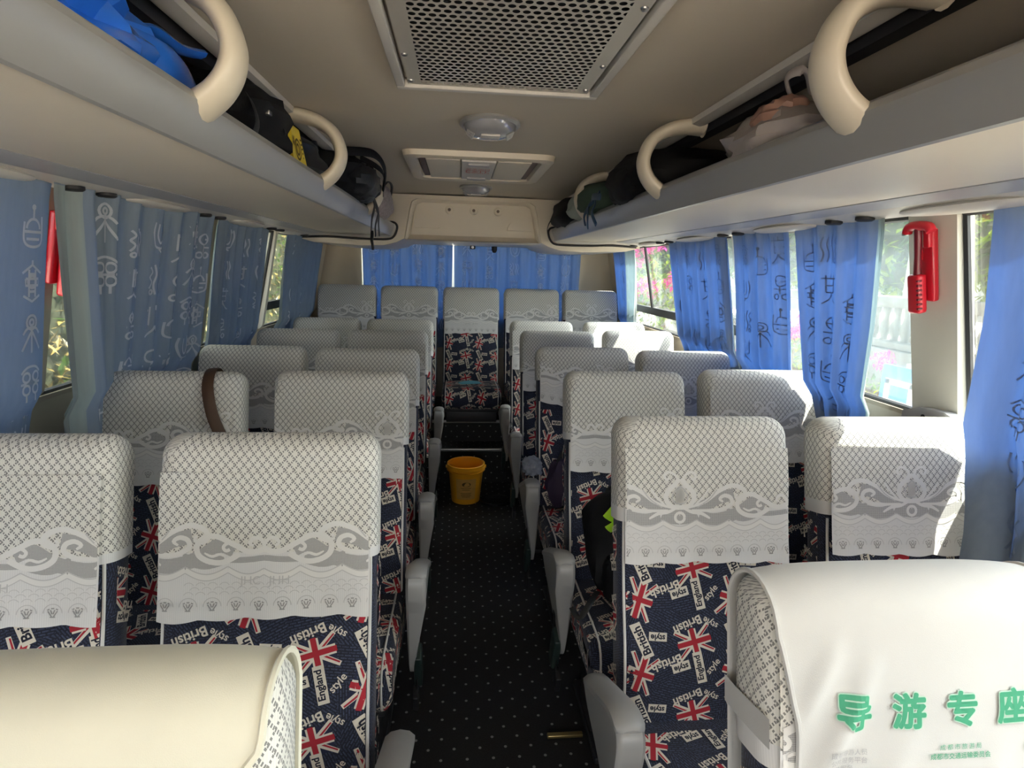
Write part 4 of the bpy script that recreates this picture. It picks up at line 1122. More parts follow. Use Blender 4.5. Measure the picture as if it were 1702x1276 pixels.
# ------------------------------------------------------------------ emergency hammers
def hammer(loc, rot, label, sx):
    t = thing('emergency_hammer', label, 'hammer', loc, 0, 'red emergency hammers'); t.rotation_euler = rot
    mb = MB()
    mb.box((0, 0, -.01), (.020, .050, .20), M_red, bevel=.006); mb.box((-.012 * sx, -.012, .065), (.016, .022, .05), M_red, bevel=.004); mb.box((-.010 * sx, .018, .02), (.022, .018, .03), M_red, bevel=.004)
    mb.box((-.010 * sx, .014, -.045), (.020, .030, .012), M_red, bevel=.003); mb.build('holder', t)
    mb = MB(); x = -.030 * sx
    mb.tube(catmull([(x, .040, .085), (x, .030, .100), (x, .0, .103), (x, -.035, .098), (x, -.045, .085)], 5), [.013] * 21, M_red, 12)
    mb.lathe([(.0125, 0), (.0125, .01), (.006, .016), (.001, .028)], M_steel, (x, .040, .080), 12, axis='z')
    mb.build('hammer_head', t)
    mb = MB(); mb.tube([(x, 0, .10), (x, .003, .02), (x, .006, -.04)], [.010, .009, .011], M_black if False else MATS.get('dark_red_plastic') or P('dark_red_plastic', (.16, .01, .02), .3), 10)
    mb.build('shaft', t)
    mb = MB(); mb.box((x, .008, -.085), (.030, .044, .11), M_red, bevel=.009)
    for i in range(7): mb.box((x - .010 * sx, -.012, -.125 + .013 * i), (.014, .008, .006), MATS['dark_red_plastic'], bevel=.002)
    mb.build('grip', t)
    return t
tl = math.atan(.20)
hammer((CX + half(1.59) - .012, 1.515, 1.59), (0, 0, 0), 'red emergency hammer on the cream pillar of the right wall', 1).rotation_euler = (0, -tl, 0)
hammer((CX - half(1.57) + .012, 1.735, 1.57), (0, 0, 0), 'red emergency hammer half hidden behind the left curtain', -1).rotation_euler = (0, tl, 0)
# grey latch on the right sill
t = thing('window_latch', 'grey plastic latch on the sill below the right pillar', 'latch', (CX + half(1.15) - .02, 1.50, 1.135))
mb = MB(); mb.prism([(-.10, -.01), (.09, -.01), (.09, .012), (.03, .035), (-.06, .040), (-.10, .03)], -.02, .012, M_grey, 'yz'); mb.build('body', t, fixn=True)
mb = MB()
for y in (-.03, .01): mb.lathe([(.001, -.002), (.006, -.002), (.006, .001)], M_black, (-.021, y, .012), 10, axis='x')
mb.build('screw', t)

# ------------------------------------------------------------------ things in the racks
M_bluebag = P('blue_plastic_film', (.02, .14, .62), .25, var=.3, vscale=12, coat=.3)
M_nylon = P('black_nylon', (.006, .006, .007), .65, bump=.3, bscale=300, spec=.25)
M_mesh = P('black_speckled_mesh', (.014, .016, .02), .45, var=.9, vscale=260)
M_yellow = P('yellow_plastic', (.78, .60, .05), .4)
M_brownink = P('brown_ink', (.13, .08, .01), .6)
M_patt = P('mottled_grey_pink_cloth', (.33, .28, .27), .85, var=.55, vscale=60)
M_whitebag = P('thin_white_plastic_bag', (.34, .30, .28), .35, var=.25, vscale=14)
M_pinkish = P('pink_wrapping', (.34, .19, .14), .5, var=.4, vscale=30)
M_darkgreen = P('dark_green_cloth', (.05, .085, .06), .7, var=.3)
M_lightcloth = P('pale_grey_green_cloth', (.34, .38, .33), .8)
M_bluestrap = P('dark_blue_strap', (.015, .05, .11), .5)
M_purple = P('dark_purple_cloth', (.035, .02, .05), .7)
M_neon = P('neon_yellow_green', (.55, .95, .04), .5)
def lump(mb, c, d, mat, seed=0, amp=.12, freq=2.2, p=2.6, flat=True, tilt=None, nu=30, nv=18, shape=None):
    """soft packed shape: superellipsoid with folds, flat where it lies"""
    rows = []
    o = Vector((seed * 3.7, seed * 1.3, seed * 2.1))
    for j in range(nv + 1):
        th = -PI / 2 + PI * j / nv; r = []
        for i in range(nu):
            a = 2 * PI * i / nu
            f = lambda v, e: math.copysign(abs(v) ** e, v)
            e = 2 / p
            q = Vector((f(math.cos(th), e) * f(math.cos(a), e), f(math.cos(th), e) * f(math.sin(a), e), f(math.sin(th), e)))
            k = 1 + amp * noise.noise(q * freq + o) + amp * .45 * noise.noise(q * freq * 2.7 + o)
            x = Vector((q.x * d[0] / 2 * k, q.y * d[1] / 2 * k, q.z * d[2] / 2 * k))
            if shape: x = shape(x, q)
            if flat: x.z = max(x.z, -d[2] / 2)
            if tilt: x = tilt @ x
            r.append(x + Vector(c))
        rows.append(r)
    mb.grid(rows, mat, closed=True)
def strap(mb, pts, w, mat, up=(1, 0, 0), flat=.15, n=6):
    mb.tube(catmull(pts, n), w / 2, mat, 8, flat=flat, up=up)
RZ = 1.778
# blue plastic bag
o = thing('plastic_bag', 'crumpled blue plastic bag on the left rack, nearest the camera', 'bag', (-.66, .90, RZ), 0, 'bags on the racks')
mb = MB(); lump(mb, (0, 0, .075), (.38, .50, .15), M_bluebag, 3, .30, 3.2, 2.2, nu=40, nv=24); mb.build('bag_body', o, 35)
mb = MB(); strap(mb, [(.10, .14, .10), (.14, .20, .135), (.17, .24, .12), (.19, .28, .125)], .040, M_bluebag, (0, 0, 1), .4); strap(mb, [(.15, .10, .08), (.19, .17, .07), (.185, .25, .04), (.17, .33, .02)], .06, M_bluebag, (1, 0, 0), .35); mb.build('tied_handle', o, 60)
# black bag behind the first bracket
o = thing('duffel_bag', 'black soft bag behind the first bracket of the left rack', 'bag', (-.74, 1.325, RZ), 0, 'bags on the racks')
mb = MB(); lump(mb, (0, 0, .08), (.34, .25, .16), M_nylon, 5, .14); mb.build('bag_body', o)
mb = MB(); strap(mb, [(.05, -.1, .15), (.05, 0, .185), (.05, .1, .15)], .03, M_nylon, (1, 0, 0), .3); mb.build('handle', o)
# black backpack with buckles
o = thing('backpack', 'black backpack lying on the left rack with a yellow tag on its end', 'backpack', (-.675, 1.665, RZ), 0, 'bags on the racks')
mb = MB(); lump(mb, (0, 0, .1045), (.44, .46, .209), M_nylon, 8, .16, 2.4, 3); mb.build('bag_body', o)
mb = MB(); lump(mb, (.13, .06, .075), (.15, .30, .13), M_nylon, 9, .14, 2.5, 3); mb.build('front_pocket', o)
mb = MB(); strap(mb, [(.18, -.19, .02), (.20, -.17, .09), (.15, -.15, .17), (.02, -.12, .19)], .028, M_belt); strap(mb, [(.20, -.02, .03), (.215, 0, .10), (.14, .03, .18)], .022, M_belt); mb.build('strap', o)
mb = MB(); mb.box((.205, -.10, .12), (.012, .022, .012), M_steel, bevel=.003); mb.box((.205, .02, .135), (.012, .02, .012), M_steel, bevel=.003); mb.build('buckle', o)
# yellow tag bag
o = thing('yellow_bag', 'small yellow plastic bag with brown printed rings beside the left rack bracket', 'bag', (-.452, 1.79, RZ + .030), 0, 'bags on the racks')
def ytag(u, v, off=0.0):   # u along y, v up
    return (-.028 * math.cos(u * 9) * (1 - v * 3) + .02 + off - .16 * v, u, v + .004)
mb = MB(); rows = [[ytag(-.075 + .15 * i / 12 * (1 - .45 * j / 8) + .033 * j / 8, .105 * j / 8) for i in range(13)] for j in range(9)]
rows2 = [[(p[0] - .02, p[1], p[2]) for p in r] for r in rows]
mb.grid(rows, M_yellow); mb.grid(rows2, M_yellow, flip=True)
mb.grid([[r[0] for r in rows], [r[0] for r in rows2]], M_yellow); mb.grid([[r[-1] for r in rows], [r[-1] for r in rows2]], M_yellow, flip=True); mb.grid([rows[-1], rows2[-1]], M_yellow); mb.grid([rows[0], rows2[0]], M_yellow, flip=True)
mb.build('bag_body', o, 50, True)
mb = MB()
for r in (.014, .027):
    for q in ribbon(circ((.005, .045), r, 16), .006): mb.poly([ytag(a, b, .0016) for a, b in q], M_brownink)
for k in range(5):
    for q in ribbon([(.030 + .004 * k % 2, .075 - .012 * k), (.050, .078 - .012 * k)], .005): mb.poly([ytag(a, b, .0016) for a, b in q], M_brownink)
for a, b in (((-.05, .05), (-.03, .075)), ((-.05, .072), (-.028, .05))):
    for q in ribbon([a, b], .006): mb.poly([ytag(x, y, .0016) for x, y in q], M_brownink)
mb.build('print', o, 50)
# speckled mesh bag behind second bracket
o = thing('mesh_bag', 'black speckled mesh bag seen through the second bracket of the left rack', 'bag', (-.66, 2.14, RZ), 0, 'bags on the racks')
mb = MB(); lump(mb, (0, 0, .095), (.38, .40, .19), M_mesh, 12, .14); mb.build('bag_body', o)
mb = MB(); strap(mb, [(.12, -.12, .10), (.17, 0, .16), (.12, .12, .10)], .022, M_belt, (1, 0, 0), .3); mb.build('handle', o)
# black backpack with dangling straps
o = thing('backpack', 'bulky black backpack near the rear of the left rack with straps dangling over the rail', 'backpack', (-.545, 2.66, RZ), 0, 'bags on the racks')
mb = MB(); lump(mb, (0, 0, .108), (.36, .50, .215), M_nylon, 15, .20, 2.3, 2.6); mb.build('bag_body', o)
mb = MB(); lump(mb, (.12, -.06, .10), (.16, .26, .16), M_mesh, 17, .2, 2.6, 2.4); mb.build('front_pocket', o)
mb = MB(); strap(mb, [(.10, -.20, .20), (.19, -.10, .21), (.22, .02, .17), (.20, .12, .10)], .034, M_nylon, (1, 0, 0), .35); strap(mb, [(.12, .0, .21), (.20, .10, .17), (.19, .2, .08)], .028, M_belt); mb.build('shoulder_strap', o)
mb = MB()
for pts in ([(.16, .05, .06), (.165, .08, .02), (.155, .06, -.04), (.145, .10, -.10), (.15, .06, -.14)], [(.16, .10, .05), (.17, .16, .0), (.158, .15, -.06), (.15, .20, -.10)], [(.155, .12, .05), (.165, .20, .0), (.155, .28, -.05), (.15, .34, -.09)]):
    strap(mb, pts, .030, M_belt, (1, 0, 0), .25)
mb.build('dangling_strap', o)
mb = MB(); mb.box((.152, .07, -.115), (.012, .055, .022), M_black, Matrix.Rotation(.9, 3, 'X'), bevel=.003); mb.box((.152, .08, -.150), (.010, .05, .02), M_black, Matrix.Rotation(-.9, 3, 'X'), bevel=.003); mb.build('strap_buckle', o)
# mottled bag
o = thing('cloth_bag', 'mottled grey pink cloth bag at the rear end of the left rack', 'bag', (-.565, 3.30, RZ), 0, 'bags on the racks')
mb = MB(); lump(mb, (0, 0, .098), (.40, .52, .195), M_patt, 20, .12, 2.0, 3); mb.build('bag_body', o)
mb = MB(); strap(mb, [(.17, -.24, .12), (.19, -.1, .187), (.19, .1, .187), (.16, .24, .12)], .014, M_belt, (0, 0, 1), .5); mb.build('piping', o)
# right rack
o = thing('plastic_bag', 'whitish plastic bag with pinkish contents on the right rack', 'bag', (.735, 1.30, RZ), 0, 'bags on the racks')
def cone(x, q):
    k = 1 - .55 * max(0, q.z) ; return Vector((x.x * k, x.y * k + .02 * q.z, x.z))
mb = MB(); lump(mb, (0, 0, .07), (.24, .36, .14), M_whitebag, 22, .22, 3.0, 2.2, shape=cone, nu=36, nv=22); mb.build('bag_body', o, 40)
mb = MB(); lump(mb, (-.035, -.03, .085), (.13, .15, .10), M_pinkish, 23, .2, 3, 2.2, flat=False); mb.build('contents', o, 40)
mb = MB(); strap(mb, [(-.02, -.03, .13), (-.05, -.05, .170), (-.03, -.08, .175), (.0, -.06, .14)], .020, M_whitebag, (1, 0, 0), .35); mb.build('tied_handle', o)
o = thing('black_bag', 'black bulky bag behind the middle bracket of the right rack', 'bag', (.78, 2.20, RZ), 0, 'bags on the racks')
mb = MB(); lump(mb, (0, 0, .098), (.40, .52, .195), M_nylon, 25, .13, 2, 3.2); mb.build('bag_body', o)
mb = MB(); lump(mb, (-.15, -.02, .07), (.12, .30, .12), M_nylon, 26, .15); mb.build('front_pocket', o)
o = thing('green_bag', 'dark green bag with pale flap and blue straps tied over the right rack rail', 'bag', (.745, 2.80, RZ), 0, 'bags on the racks')
mb = MB(); lump(mb, (0, 0, .088), (.36, .50, .175), M_darkgreen, 27, .15, 2.2, 2.6); mb.build('bag_body', o)
mb = MB(); lump(mb, (-.08, .20, .075), (.22, .26, .14), M_lightcloth, 28, .15, 2.2, 2.5); mb.build('pale_flap', o)
mb = MB()
for pts in ([(-.15, -.30, .085), (-.165, -.24, .055), (-.178, -.22, .035), (-.184, -.24, -.01), (-.172, -.20, -.05)], [(-.16, -.26, .07), (-.172, -.32, .035), (-.186, -.33, .0), (-.172, -.36, -.05)], [(-.15, -.18, .06), (-.17, -.20, .04), (-.184, -.17, .0), (-.175, -.16, -.04)], [(-.15, -.18, .06), (-.175, -.28, .07), (-.165, -.38, .06)]):
    strap(mb, pts, .028, M_bluestrap, (1, 0, 0), .25)
mb.build('tied_strap', o)
o = thing('dark_bag', 'dark bag at the far rear end of the right rack', 'bag', (.75, 3.50, RZ), 0, 'bags on the racks')
mb = MB(); lump(mb, (0, 0, .09), (.36, .62, .18), M_nylon, 30, .14, 2, 3); mb.build('bag_body', o)
mb = MB(); strap(mb, [(-.16, .16, .09), (-.185, .20, .04), (-.190, .22, .0), (-.18, .24, -.03)], .02, M_belt); mb.build('strap', o)

# ------------------------------------------------------------------ bucket, lid, bags on seats
M_bucket = P('orange_yellow_plastic', (.92, .43, .02), .35, var=.06, trans=.1, coat=.15)
M_blab = P('worn_paper_label', (.72, .40, .10), .6, var=.12, vscale=40)
o = thing('bucket', 'orange yellow plastic bucket standing in the aisle before the rear step', 'bucket', (.062, 3.64, 0))
mb = MB(); mb.lathe([(.0, .0), (.088, .0), (.094, .004), (.116, .232), (.124, .236), (.126, .262), (.120, .266), (.113, .262), (.111, .234), (.090, .010), (.0, .008)], M_bucket, seg=40)
for z in (.222, .244): mb.lathe([(.1165, z - .004), (.1275, z - .002), (.1275, z + .002), (.1165, z + .004)], M_bucket, seg=40)
mb.build('bucket_body', o)
mb = MB(); f = lambda a, z: (( .0955 + (.0220) * z / .232 + .0012) * math.sin(a), -(.0955 + .0220 * z / .232 + .0012) * math.cos(a), z)
mb.grid([[f(-.62 + 1.24 * i / 16, .04 + .145 * j / 6) for i in range(17)] for j in range(7)], M_blab)
for q in ribbon(circ((0, 0), 1, 20), .01): pass
ell = [f(.02 + .26 * math.cos(2 * PI * k / 24), .148 + .016 * math.sin(2 * PI * k / 24)) for k in range(24)]
mb.poly([(x * 1.006, y * 1.006, z) for x, y, z in ell], M_brownink)
for k, (w, z) in enumerate(((.30, .120), (.24, .108), (.34, .085), (.30, .076), (.32, .067), (.26, .058))):
    mb.grid([[tuple(c * (1.005 if i_ < 2 else 1) for i_, c in enumerate(f(-w + 2 * w * i / 8, z + dz))) for i in range(9)] for dz in (0, .003)], M_brownink)
mb.build('label', o, fixn=False)
mb = MB(); mb.tube([(.126 * math.sin(a), -.126 * math.cos(a) * .98, .236 - .085 * math.sin((a + PI / 2) / PI * PI) ** 1 if False else .236) for a in [-PI / 2 + PI * i / 20 for i in range(21)]], .003, M_bucket, 6)
for s in (-1, 1): mb.lathe([(.001, .010 * s), (.010, .010 * s), (.011, 0)], M_bucket, (.124 * s, 0, .238), 12, axis='x')
mb.build('bail_handle', o)
mb = MB(); mb.lathe([(.0, .016), (.085, .015), (.094, .020), (.102, .018), (.104, .003), (.100, 0), (.0, 0)], P('black_glossy_plastic', (.012, .012, .014), .25), (0, 0, 0), 40, sy=.9)
tag(mb.build('round_lid', None), 'flat round black lid lying on the floor right of the bucket', 'lid'); bpy.data.objects['round_lid'].location = (.262, 3.60, 0)
# black bag with neon trim on the third right aisle seat
sx_, sy_ = XRA, 2.045 - .14
o = thing('black_bag', 'large black bag with neon green trim standing on the right aisle seat', 'bag', (sx_ - .01, sy_ - .20, .468))
def lean(x, q): return Vector((x.x, x.y + .16 * (x.z + .19), x.z))
mb = MB(); lump(mb, (0, 0, .185), (.37, .22, .37), M_nylon, 33, .14, 2.2, 2.6, shape=lean); mb.build('bag_body', o)
mb = MB(); lump(mb, (-.02, -.075, .11), (.25, .10, .20), M_nylon, 34, .1, 2.4, 3); mb.build('front_pocket', o)
mb = MB(); strap(mb, [(-.13, -.05, .30), (-.10, -.065, .35), (-.06, -.05, .385), (-.045, -.02, .40)], .050, M_neon, (0, -1, 0), .35); strap(mb, [(-.135, -.06, .27), (-.11, -.075, .30), (-.09, -.07, .34)], .03, M_neon, (0, -1, 0), .35); mb.build('neon_trim', o)
mb = MB(); strap(mb, [(-.16, -.07, .06), (-.205, -.16, .08), (-.245, -.20, .055), (-.255, -.14, .05)], .02, M_belt, (0, 0, 1), .3); mb.build('strap', o)
# dark purple bag one row behind
o = thing('purple_bag', 'small dark purple bag on the seat under the slipped lace cover', 'bag', (XRA - .115, 2.70 - .14 - .115, .462))
mb = MB(); lump(mb, (0, 0, .11), (.19, .12, .22), M_purple, 36, .15, 2.4, 2.4, shape=lean); mb.build('bag_body', o)
mb = MB(); strap(mb, [(-.05, .02, .21), (-.02, .04, .255), (.03, .045, .255), (.05, .03, .21)], .016, M_belt, (0, 1, 0), .4); mb.build('handle', o)
# crumpled grey cloth on an armrest
mb = MB(); lump(mb, (0, 0, 0), (.085, .11, .075), P('blue_grey_cloth', (.25, .27, .33), .7, var=.5, vscale=50), 40, .25, 3, 2.4, flat=True)
o = tag(mb.build('crumpled_cloth', None), 'crumpled blue grey cloth lying on the armrest of the seat with the slipped cover', 'cloth'); o.location = (XRA - .02 - SA - .056, 2.70 - .14 - .22, .702)
# face mask on the middle back seat
mb = MB()
mb.grid([[(-.085 + .17 * i / 14, -.045 + .09 * j / 8, .006 + .016 * (1 - ((i - 7) / 7) ** 2) * (1 - ((j - 4) / 4) ** 2) + .003 * math.sin(j * 2.2)) for i in range(15)] for j in range(9)], P('light_blue_mask', (.16, .52, .66), .7))
mb.tube(catmull([(-.085, -.03, .008), (-.11, -.01, .006), (-.105, .02, .006), (-.085, .035, .008)], 4), .0018, M_piping, 5)
o = mb.build('face_mask', None); tag(o, 'light blue face mask lying on the middle back row seat', 'mask'); o.location = (.095, 4.33, CTOP + .205 + .004); o.rotation_euler = (0, 0, .25)
# brown strap over the window seat
mb = MB()
xs, ys = XLW + .165, 1.955 - .14
pth = [bk(.115, BL - .14, -.068), bk(.118, BL - .05, -.068), bk(.12, BL - .012, -.058), bk(.122, BL + .014, 0), bk(.128, BL - .008, .055), bk(.135, BL - .06, .084), bk(.155, BL - .14, .094), bk(.185, BL - .22, .092), bk(.20, BL - .30, .10)]
mb.tube(catmull([tuple(p) for p in pth], 5), .018, P('brown_leather', (.075, .035, .015), .5), 8, flat=.13, up=(0, -.6, .8))
o = mb.build('shoulder_strap', None); tag(o, 'brown leather strap draped over the left window seat head', 'strap'); o.location = (XLW - .030, ys, 0)
# rear window gadgets
o = thing('rear_camera', 'small black camera hanging at the top middle of the back window, left one', 'camera', (.115, 4.86, 1.711), 0)
mb = MB(); mb.box((0, 0, -.012), (.045, .04, .030), M_black, bevel=.006); mb.build('housing', o)
mb = MB(); mb.lathe([(.001, -.004), (.010, -.004), (.011, .0)], M_steel, (0, -.02, -.012), 14, axis='y'); mb.build('lens', o)
o = thing('microphone', 'small rounded black device hanging at the top middle of the back window, right one', 'device', (.295, 4.86, 1.711), 0)
mb = MB(); mb.tube([(0, 0, .0), (0, 0, -.03), (0, 0, -.05)], [.022, .022, .012], M_black, 14); mb.build('housing', o)
mb = MB(); mb.tube([(0, 0, .0), (0, .02, .015)], .008, M_steel, 8); mb.build('bracket', o)
# brass seat rail end on the floor
mb = MB(); mb.box((0, 0, .010), (.12, .018, .012), P('brass_rail', (.55, .42, .18), .3, metal=.9), bevel=.003); o = mb.build('floor_rail', None); o.location = (.37, 1.62, 0); tag(o, 'short brass strip on the floor by the right aisle seat', 'rail')
# ------------------------------------------------------------------ outside the windows
M_ground = P('pale_paving', (.60, .54, .46), .9, var=.15, vscale=1.5)
mb = MB(); mb.box((0, 8, -.85), (60, 60, .1), M_ground); o = struct('ground', mb, 0)
M_stone = P('grey_stone', (.13, .13, .125), .85, var=.2)
M_bark = P('bark', (.13, .10, .07), .9, var=.3)
def leafmat(name, c, t, f=.45): return mat_cloth_translucent(name, c, t, f, (9, 9, 9))
M_leaf1 = leafmat('leaf_yellow_green', (.10, .16, .03), (.26, .34, .03)); M_leaf2 = leafmat('leaf_mid_green', (.045, .08, .025), (.09, .16, .03))
M_leafgold = P('glossy_olive_leaf', (.20, .15, .05), .22, var=.6, vscale=8, spec=.8)
M_leafcore = P('foliage_core', (.03, .035, .012), .9, var=.5)  # dark solid cores added inside the foliage to block the sky
M_petal = leafmat('pink_bract', (.50, .03, .22), (.55, .05, .28))
def leaves(mb, c, d, n, size, mats, rr, shell=.55):
    for _ in range(n):
        while True:
            q = Vector((rr.uniform(-1, 1), rr.uniform(-1, 1), rr.uniform(-1, 1)))
            if shell < q.length < 1: break
        p = Vector(c) + Vector((q.x * d[0] / 2, q.y * d[1] / 2, q.z * d[2] / 2))
        R3 = Matrix.Rotation(rr.uniform(0, 6.28), 3, 'Z') @ Matrix.Rotation(rr.uniform(-1.2, 1.2), 3, 'X')
        s = size * rr.uniform(.6, 1.3)
        pts = [R3 @ Vector(v) * s + p for v in ((0, -1, 0), (.38, -.1, .12), (0, 1, .0), (-.38, -.1, .12))]
        i = len(mb.v); mb.v += [tuple(v) for v in pts]; k = mb.slot(rr.choice(mats))
        mb.f += [(i, i + 1, i + 2), (i, i + 2, i + 3)]; mb.m += [k, k]; mb.uv += [None, None]
rr = random.Random(11)
def tree(x, y, h, d, label, mats, n=2600, size=.10, trunk=.07):
    t = thing('tree', label, 'tree', (x, y, -.8), rr.uniform(0, 6), 'trees outside the right windows')
    mb = MB(); pts = catmull([(0, 0, 0), (.08, .04, h * .3), (-.05, .06, h * .55), (.04, -.02, h * .82)], 4)
    mb.tube(pts, [trunk * (1 - .6 * i / (len(pts) - 1)) for i in range(len(pts))], M_bark, 8)
    for k in range(5):
        a = k * 1.9; z = h * (.40 + .09 * k); mb.tube(catmull([(0, .04, z), (math.cos(a) * d * .18, math.sin(a) * d * .18, z + h * .10), (math.cos(a) * d * .36, math.sin(a) * d * .36, z + h * .16)], 3), [trunk * .45] * 6 + [trunk * .12], M_bark, 6)
    mb.build('trunk', t, 60)
    mb = MB()
    for k in range(7):
        a = k * 2.4; r = d * .25 * (k > 0)
        leaves(mb, (math.cos(a) * r, math.sin(a) * r, h * (.58 + .06 * (k % 5))), (d * .62, d * .62, h * .40), n // 7, size, mats, rr)
    for k in range(7):
        a = k * 2.4; r = d * .25 * (k > 0)
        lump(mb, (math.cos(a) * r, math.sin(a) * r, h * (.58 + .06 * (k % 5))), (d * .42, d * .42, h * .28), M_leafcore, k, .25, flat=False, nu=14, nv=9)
    mb.build('foliage', t, 0)
tree(7.8, 6.3, 4.6, 2.8, 'light yellow green tree outside the nearest right window gap', [M_leaf1, M_leaf1, M_leaf2], 6000, .11)
tree(9.0, 10.6, 5.0, 3.4, 'dense green tree beyond the stone railing, behind the red hammer', [M_leaf2, M_leaf1], 6000, .13)
tree(9.0, 15.5, 5.0, 4.2, 'green tree beyond the rear right window, nearer of the two there', [M_leaf1, M_leaf2], 4000, .16)
tree(8.4, 21.5, 5.0, 4.4, 'green tree beyond the rear right window, farther of the two there', [M_leaf1, M_leaf2, M_leaf2], 4000, .18)
# stone railing
t = thing('stone_railing', 'pale grey stone balustrade outside the right windows', 'railing', (6.2, 9, -.8))
mb = MB(); mb.box((0, 0, 2.02), (.26, 16, .16), M_stone, bevel=.03); mb.build('top_rail', t)
mb = MB(); mb.box((0, 0, 1.42), (.26, 16, .10), M_stone, bevel=.02); mb.box((0, 0, .68), (.4, 16, 1.37), M_stone, bevel=.02); mb.build('base_wall', t)
for k in range(40):
    if k == 0:
        mb = MB(); mb.lathe([(.05, 1.47), (.05, 1.52), (.075, 1.60), (.07, 1.68), (.04, 1.80), (.05, 1.94)], M_stone, (0, -7.8, 0), 10); b0 = mb.build('baluster', t)
    else:
        b = b0.copy(); COL.objects.link(b); b.location = (0, .2 * k, 0)
# bougainvillea
def flowers(x, y, z, d, label, n, s=.05):
    t = thing('bougainvillea_bush', label, 'bush', (x, y, -.8), 0, 'pink flowering bushes')
    mb = MB()
    for k in range(6):
        a = k * 1.1; mb.tube(catmull([(0, 0, 0), (math.cos(a) * d * .2, math.sin(a) * d * .2, z * .5), (math.cos(a) * d * .4, math.sin(a) * d * .4, z * .95 + .1 * math.sin(k))], 4), .012, M_bark, 5)
    mb.build('stem', t, 60)
    mb = MB(); leaves(mb, (0, 0, z * .72), (d, d, z * .55), n, s, [M_leaf2, M_leaf1], rr, .3); mb.build('foliage', t, 0)
    mb = MB()
    for k in range(9): leaves(mb, (rr.uniform(-.4, .4) * d, rr.uniform(-.4, .4) * d, z * rr.uniform(.72, 1.05)), (d * .28, d * .28, d * .25), n // 9, s * .8, [M_petal], rr, .0)
    mb.build('flowers', t, 0)
flowers(3.55, 4.75, 1.55, .75, 'pink bougainvillea bush beside the blue sign, outside the gap by the red hammer', 620, .035)
flowers(3.25, 5.4, 1.85, .9, 'pink bougainvillea bush seen through the narrow gap between two right curtains', 620, .045)
flowers(3.6, 10.6, 2.75, 1.7, 'tall pink bougainvillea bush seen through the rear right window', 900, .07)
# blue sign with a white outlined mark
M_sblue = P('sign_blue', (.04, .22, .60), .4); M_swhite = P('sign_white', (.82, .83, .84), .4); M_teal = P('teal_board', (.03, .45, .52), .45)
t = thing('blue_sign', 'blue sign with a thick white outlined mark on a post, outside the right window', 'sign', (3.45, 4.05, -.8), 0)
mb = MB(); mb.tube([(.03, 0, 0), (.03, 0, 1.7)], .025, M_steel, 10); mb.build('post', t)
mb = MB(); mb.box((0, 0, 1.42), (.03, .46, .50), M_sblue, bevel=.01); mb.build('board', t)
mb = MB()
for q in ((0, .13, .30, .045), (-.125, -.02, .05, .34), (.125, -.02, .05, .34), (0, -.03, .20, .04)):
    mb.box((-.019, q[0] + .02, 1.42 + q[1] - .01), (.008, q[2], q[3]), M_swhite, bevel=.002)
mb.build('white_mark', t)
t = thing('teal_board', 'teal signboard high up outside the right window, above the bougainvillea', 'sign', (6.75, 8.75, -.8), 0)
mb = MB(); mb.box((0, 0, 3.5), (.06, 1.3, .55), M_teal, bevel=.02); mb.build('board', t)
mb = MB(); mb.tube([(.06, -.5, 0), (.06, -.5, 3.7)], .04, M_steel, 8); mb.tube([(.06, .5, 0), (.06, .5, 3.7)], .04, M_steel, 8); mb.build('post', t)
# olive hedge on the left
for k, (y, lb) in enumerate(((1.9, 'olive brown hedge bush glinting in the sun seen by the nearest left curtain'), (4.1, 'olive brown hedge bush behind the gap between the second and third left curtains'), (6.6, 'golden glinting bush seen through the left rear window gap'), (9.2, 'golden glinting bush farthest back outside the left windows'))):
    t = thing('hedge_bush', lb, 'bush', (-2.9 - .05 * k, y, -.8), 0, 'hedge outside the left windows')
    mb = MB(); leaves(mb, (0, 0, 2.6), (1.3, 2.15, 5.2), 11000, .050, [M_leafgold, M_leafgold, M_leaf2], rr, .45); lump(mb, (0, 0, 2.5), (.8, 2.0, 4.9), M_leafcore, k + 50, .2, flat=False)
    mb.build('foliage', t, 0)
    mb = MB()
    for a in range(5): mb.tube(catmull([(0, (a - 2) * .2, 0), (.05 * (a - 2), (a - 2) * .35, 1.2), (.1 * (a - 2), (a - 2) * .5, 2.4)], 3), .03, M_bark, 6)
    mb.build('stem', t, 60)

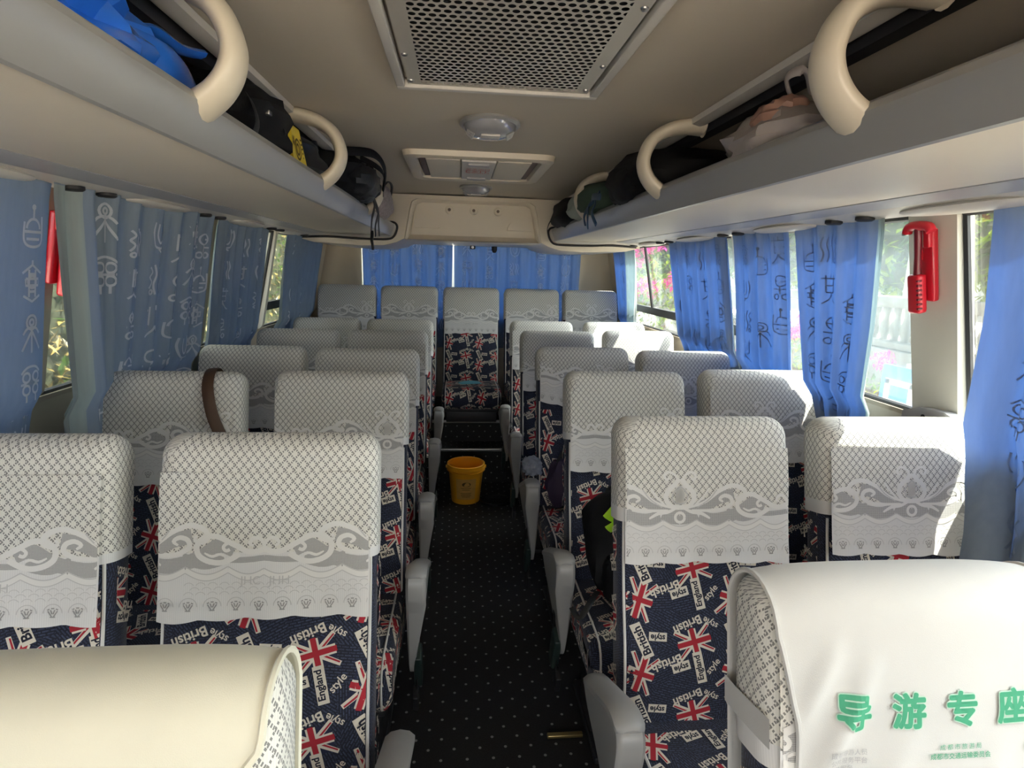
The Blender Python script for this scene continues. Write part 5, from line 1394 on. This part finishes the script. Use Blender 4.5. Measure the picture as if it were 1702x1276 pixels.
# ------------------------------------------------------------------ light: sky, sun, sky portals in the window openings
w = bpy.data.worlds.new('World'); SC.world = w; w.use_nodes = True
n, l = w.node_tree.nodes, w.node_tree.links
sk = n.new('ShaderNodeTexSky'); sk.sky_type = 'NISHITA'; sk.sun_disc = False
SUN = Vector((.50, -.12, .86)).normalized()
sk.sun_elevation = math.asin(SUN.z); sk.sun_rotation = math.atan2(SUN.x, SUN.y); sk.air_density = 1.3; sk.dust_density = 3.0; sk.ozone_density = 1.0
bg = n['Background']; bg.inputs['Strength'].default_value = SKY_STRENGTH = 0.9
hs = n.new('ShaderNodeHueSaturation'); hs.inputs['Saturation'].default_value = .15; l.new(sk.outputs[0], hs.inputs['Color']); l.new(hs.outputs[0], bg.inputs['Color'])
sl = bpy.data.lights.new('sun', 'SUN'); sl.energy = 24.0; sl.angle = .009; sl.color = (1.0, .93, .84)
so = bpy.data.objects.new('sun', sl); COL.objects.link(so); so.rotation_euler = SUN.to_track_quat('Z', 'Y').to_euler(); so.location = (8, 2, 12)
def portal(loc, rot, sx, sy):
    a = bpy.data.lights.new('sky_portal', 'AREA'); a.shape = 'RECTANGLE'; a.size = sx; a.size_y = sy; a.cycles.is_portal = True
    o = bpy.data.objects.new('sky_portal', a); COL.objects.link(o); o.location = loc; o.rotation_euler = rot
portal((CX + 1.42, 1.6, 1.42), (0, PI / 2, 0), .62, 6.2)
portal((CX - 1.42, 1.6, 1.42), (0, -PI / 2, 0), .62, 6.2)
portal((CX, Y0 - .08, 1.27), (-PI / 2, 0, PI), 2.4, .92)
portal((CX, 5.2, 1.41), (PI / 2, 0, PI), 1.9, .62)

# ------------------------------------------------------------------ camera
f = 950.0; vx, vy, roll = 762.0, 443.0, .009
Yc = Vector(((vx - 851) / f, -(vy - 638) / f, -1)).normalized()
u = Vector((math.sin(roll), math.cos(roll), 0)); Zc = (u - Yc * u.dot(Yc)).normalized(); Xc = Yc.cross(Zc)
Rw = Matrix((Xc, Yc, Zc))            # rows are the bus axes in camera space
cam = bpy.data.cameras.new('camera'); cam.sensor_width = 36; cam.lens = f / 1702 * 36; cam.clip_start = .02; cam.clip_end = 200
co = bpy.data.objects.new('camera', cam); COL.objects.link(co)
co.matrix_world = Matrix.Translation((0, 0, CAMZ)) @ Rw.to_4x4()
SC.camera = co
vs = SC.view_settings; SC.display_settings.display_device = 'sRGB'
vs.view_transform = 'Standard'; vs.look = 'None'; vs.gamma = 1; vs.use_curve_mapping = False; vs.exposure = 0.82
SC.cycles.max_bounces = 10; SC.cycles.diffuse_bounces = 6; SC.cycles.transparent_max_bounces = 16; SC.cycles.transmission_bounces = 8
SC.cycles.sample_clamp_indirect = 8
SC.cycles.caustics_reflective = False; SC.cycles.caustics_refractive = False
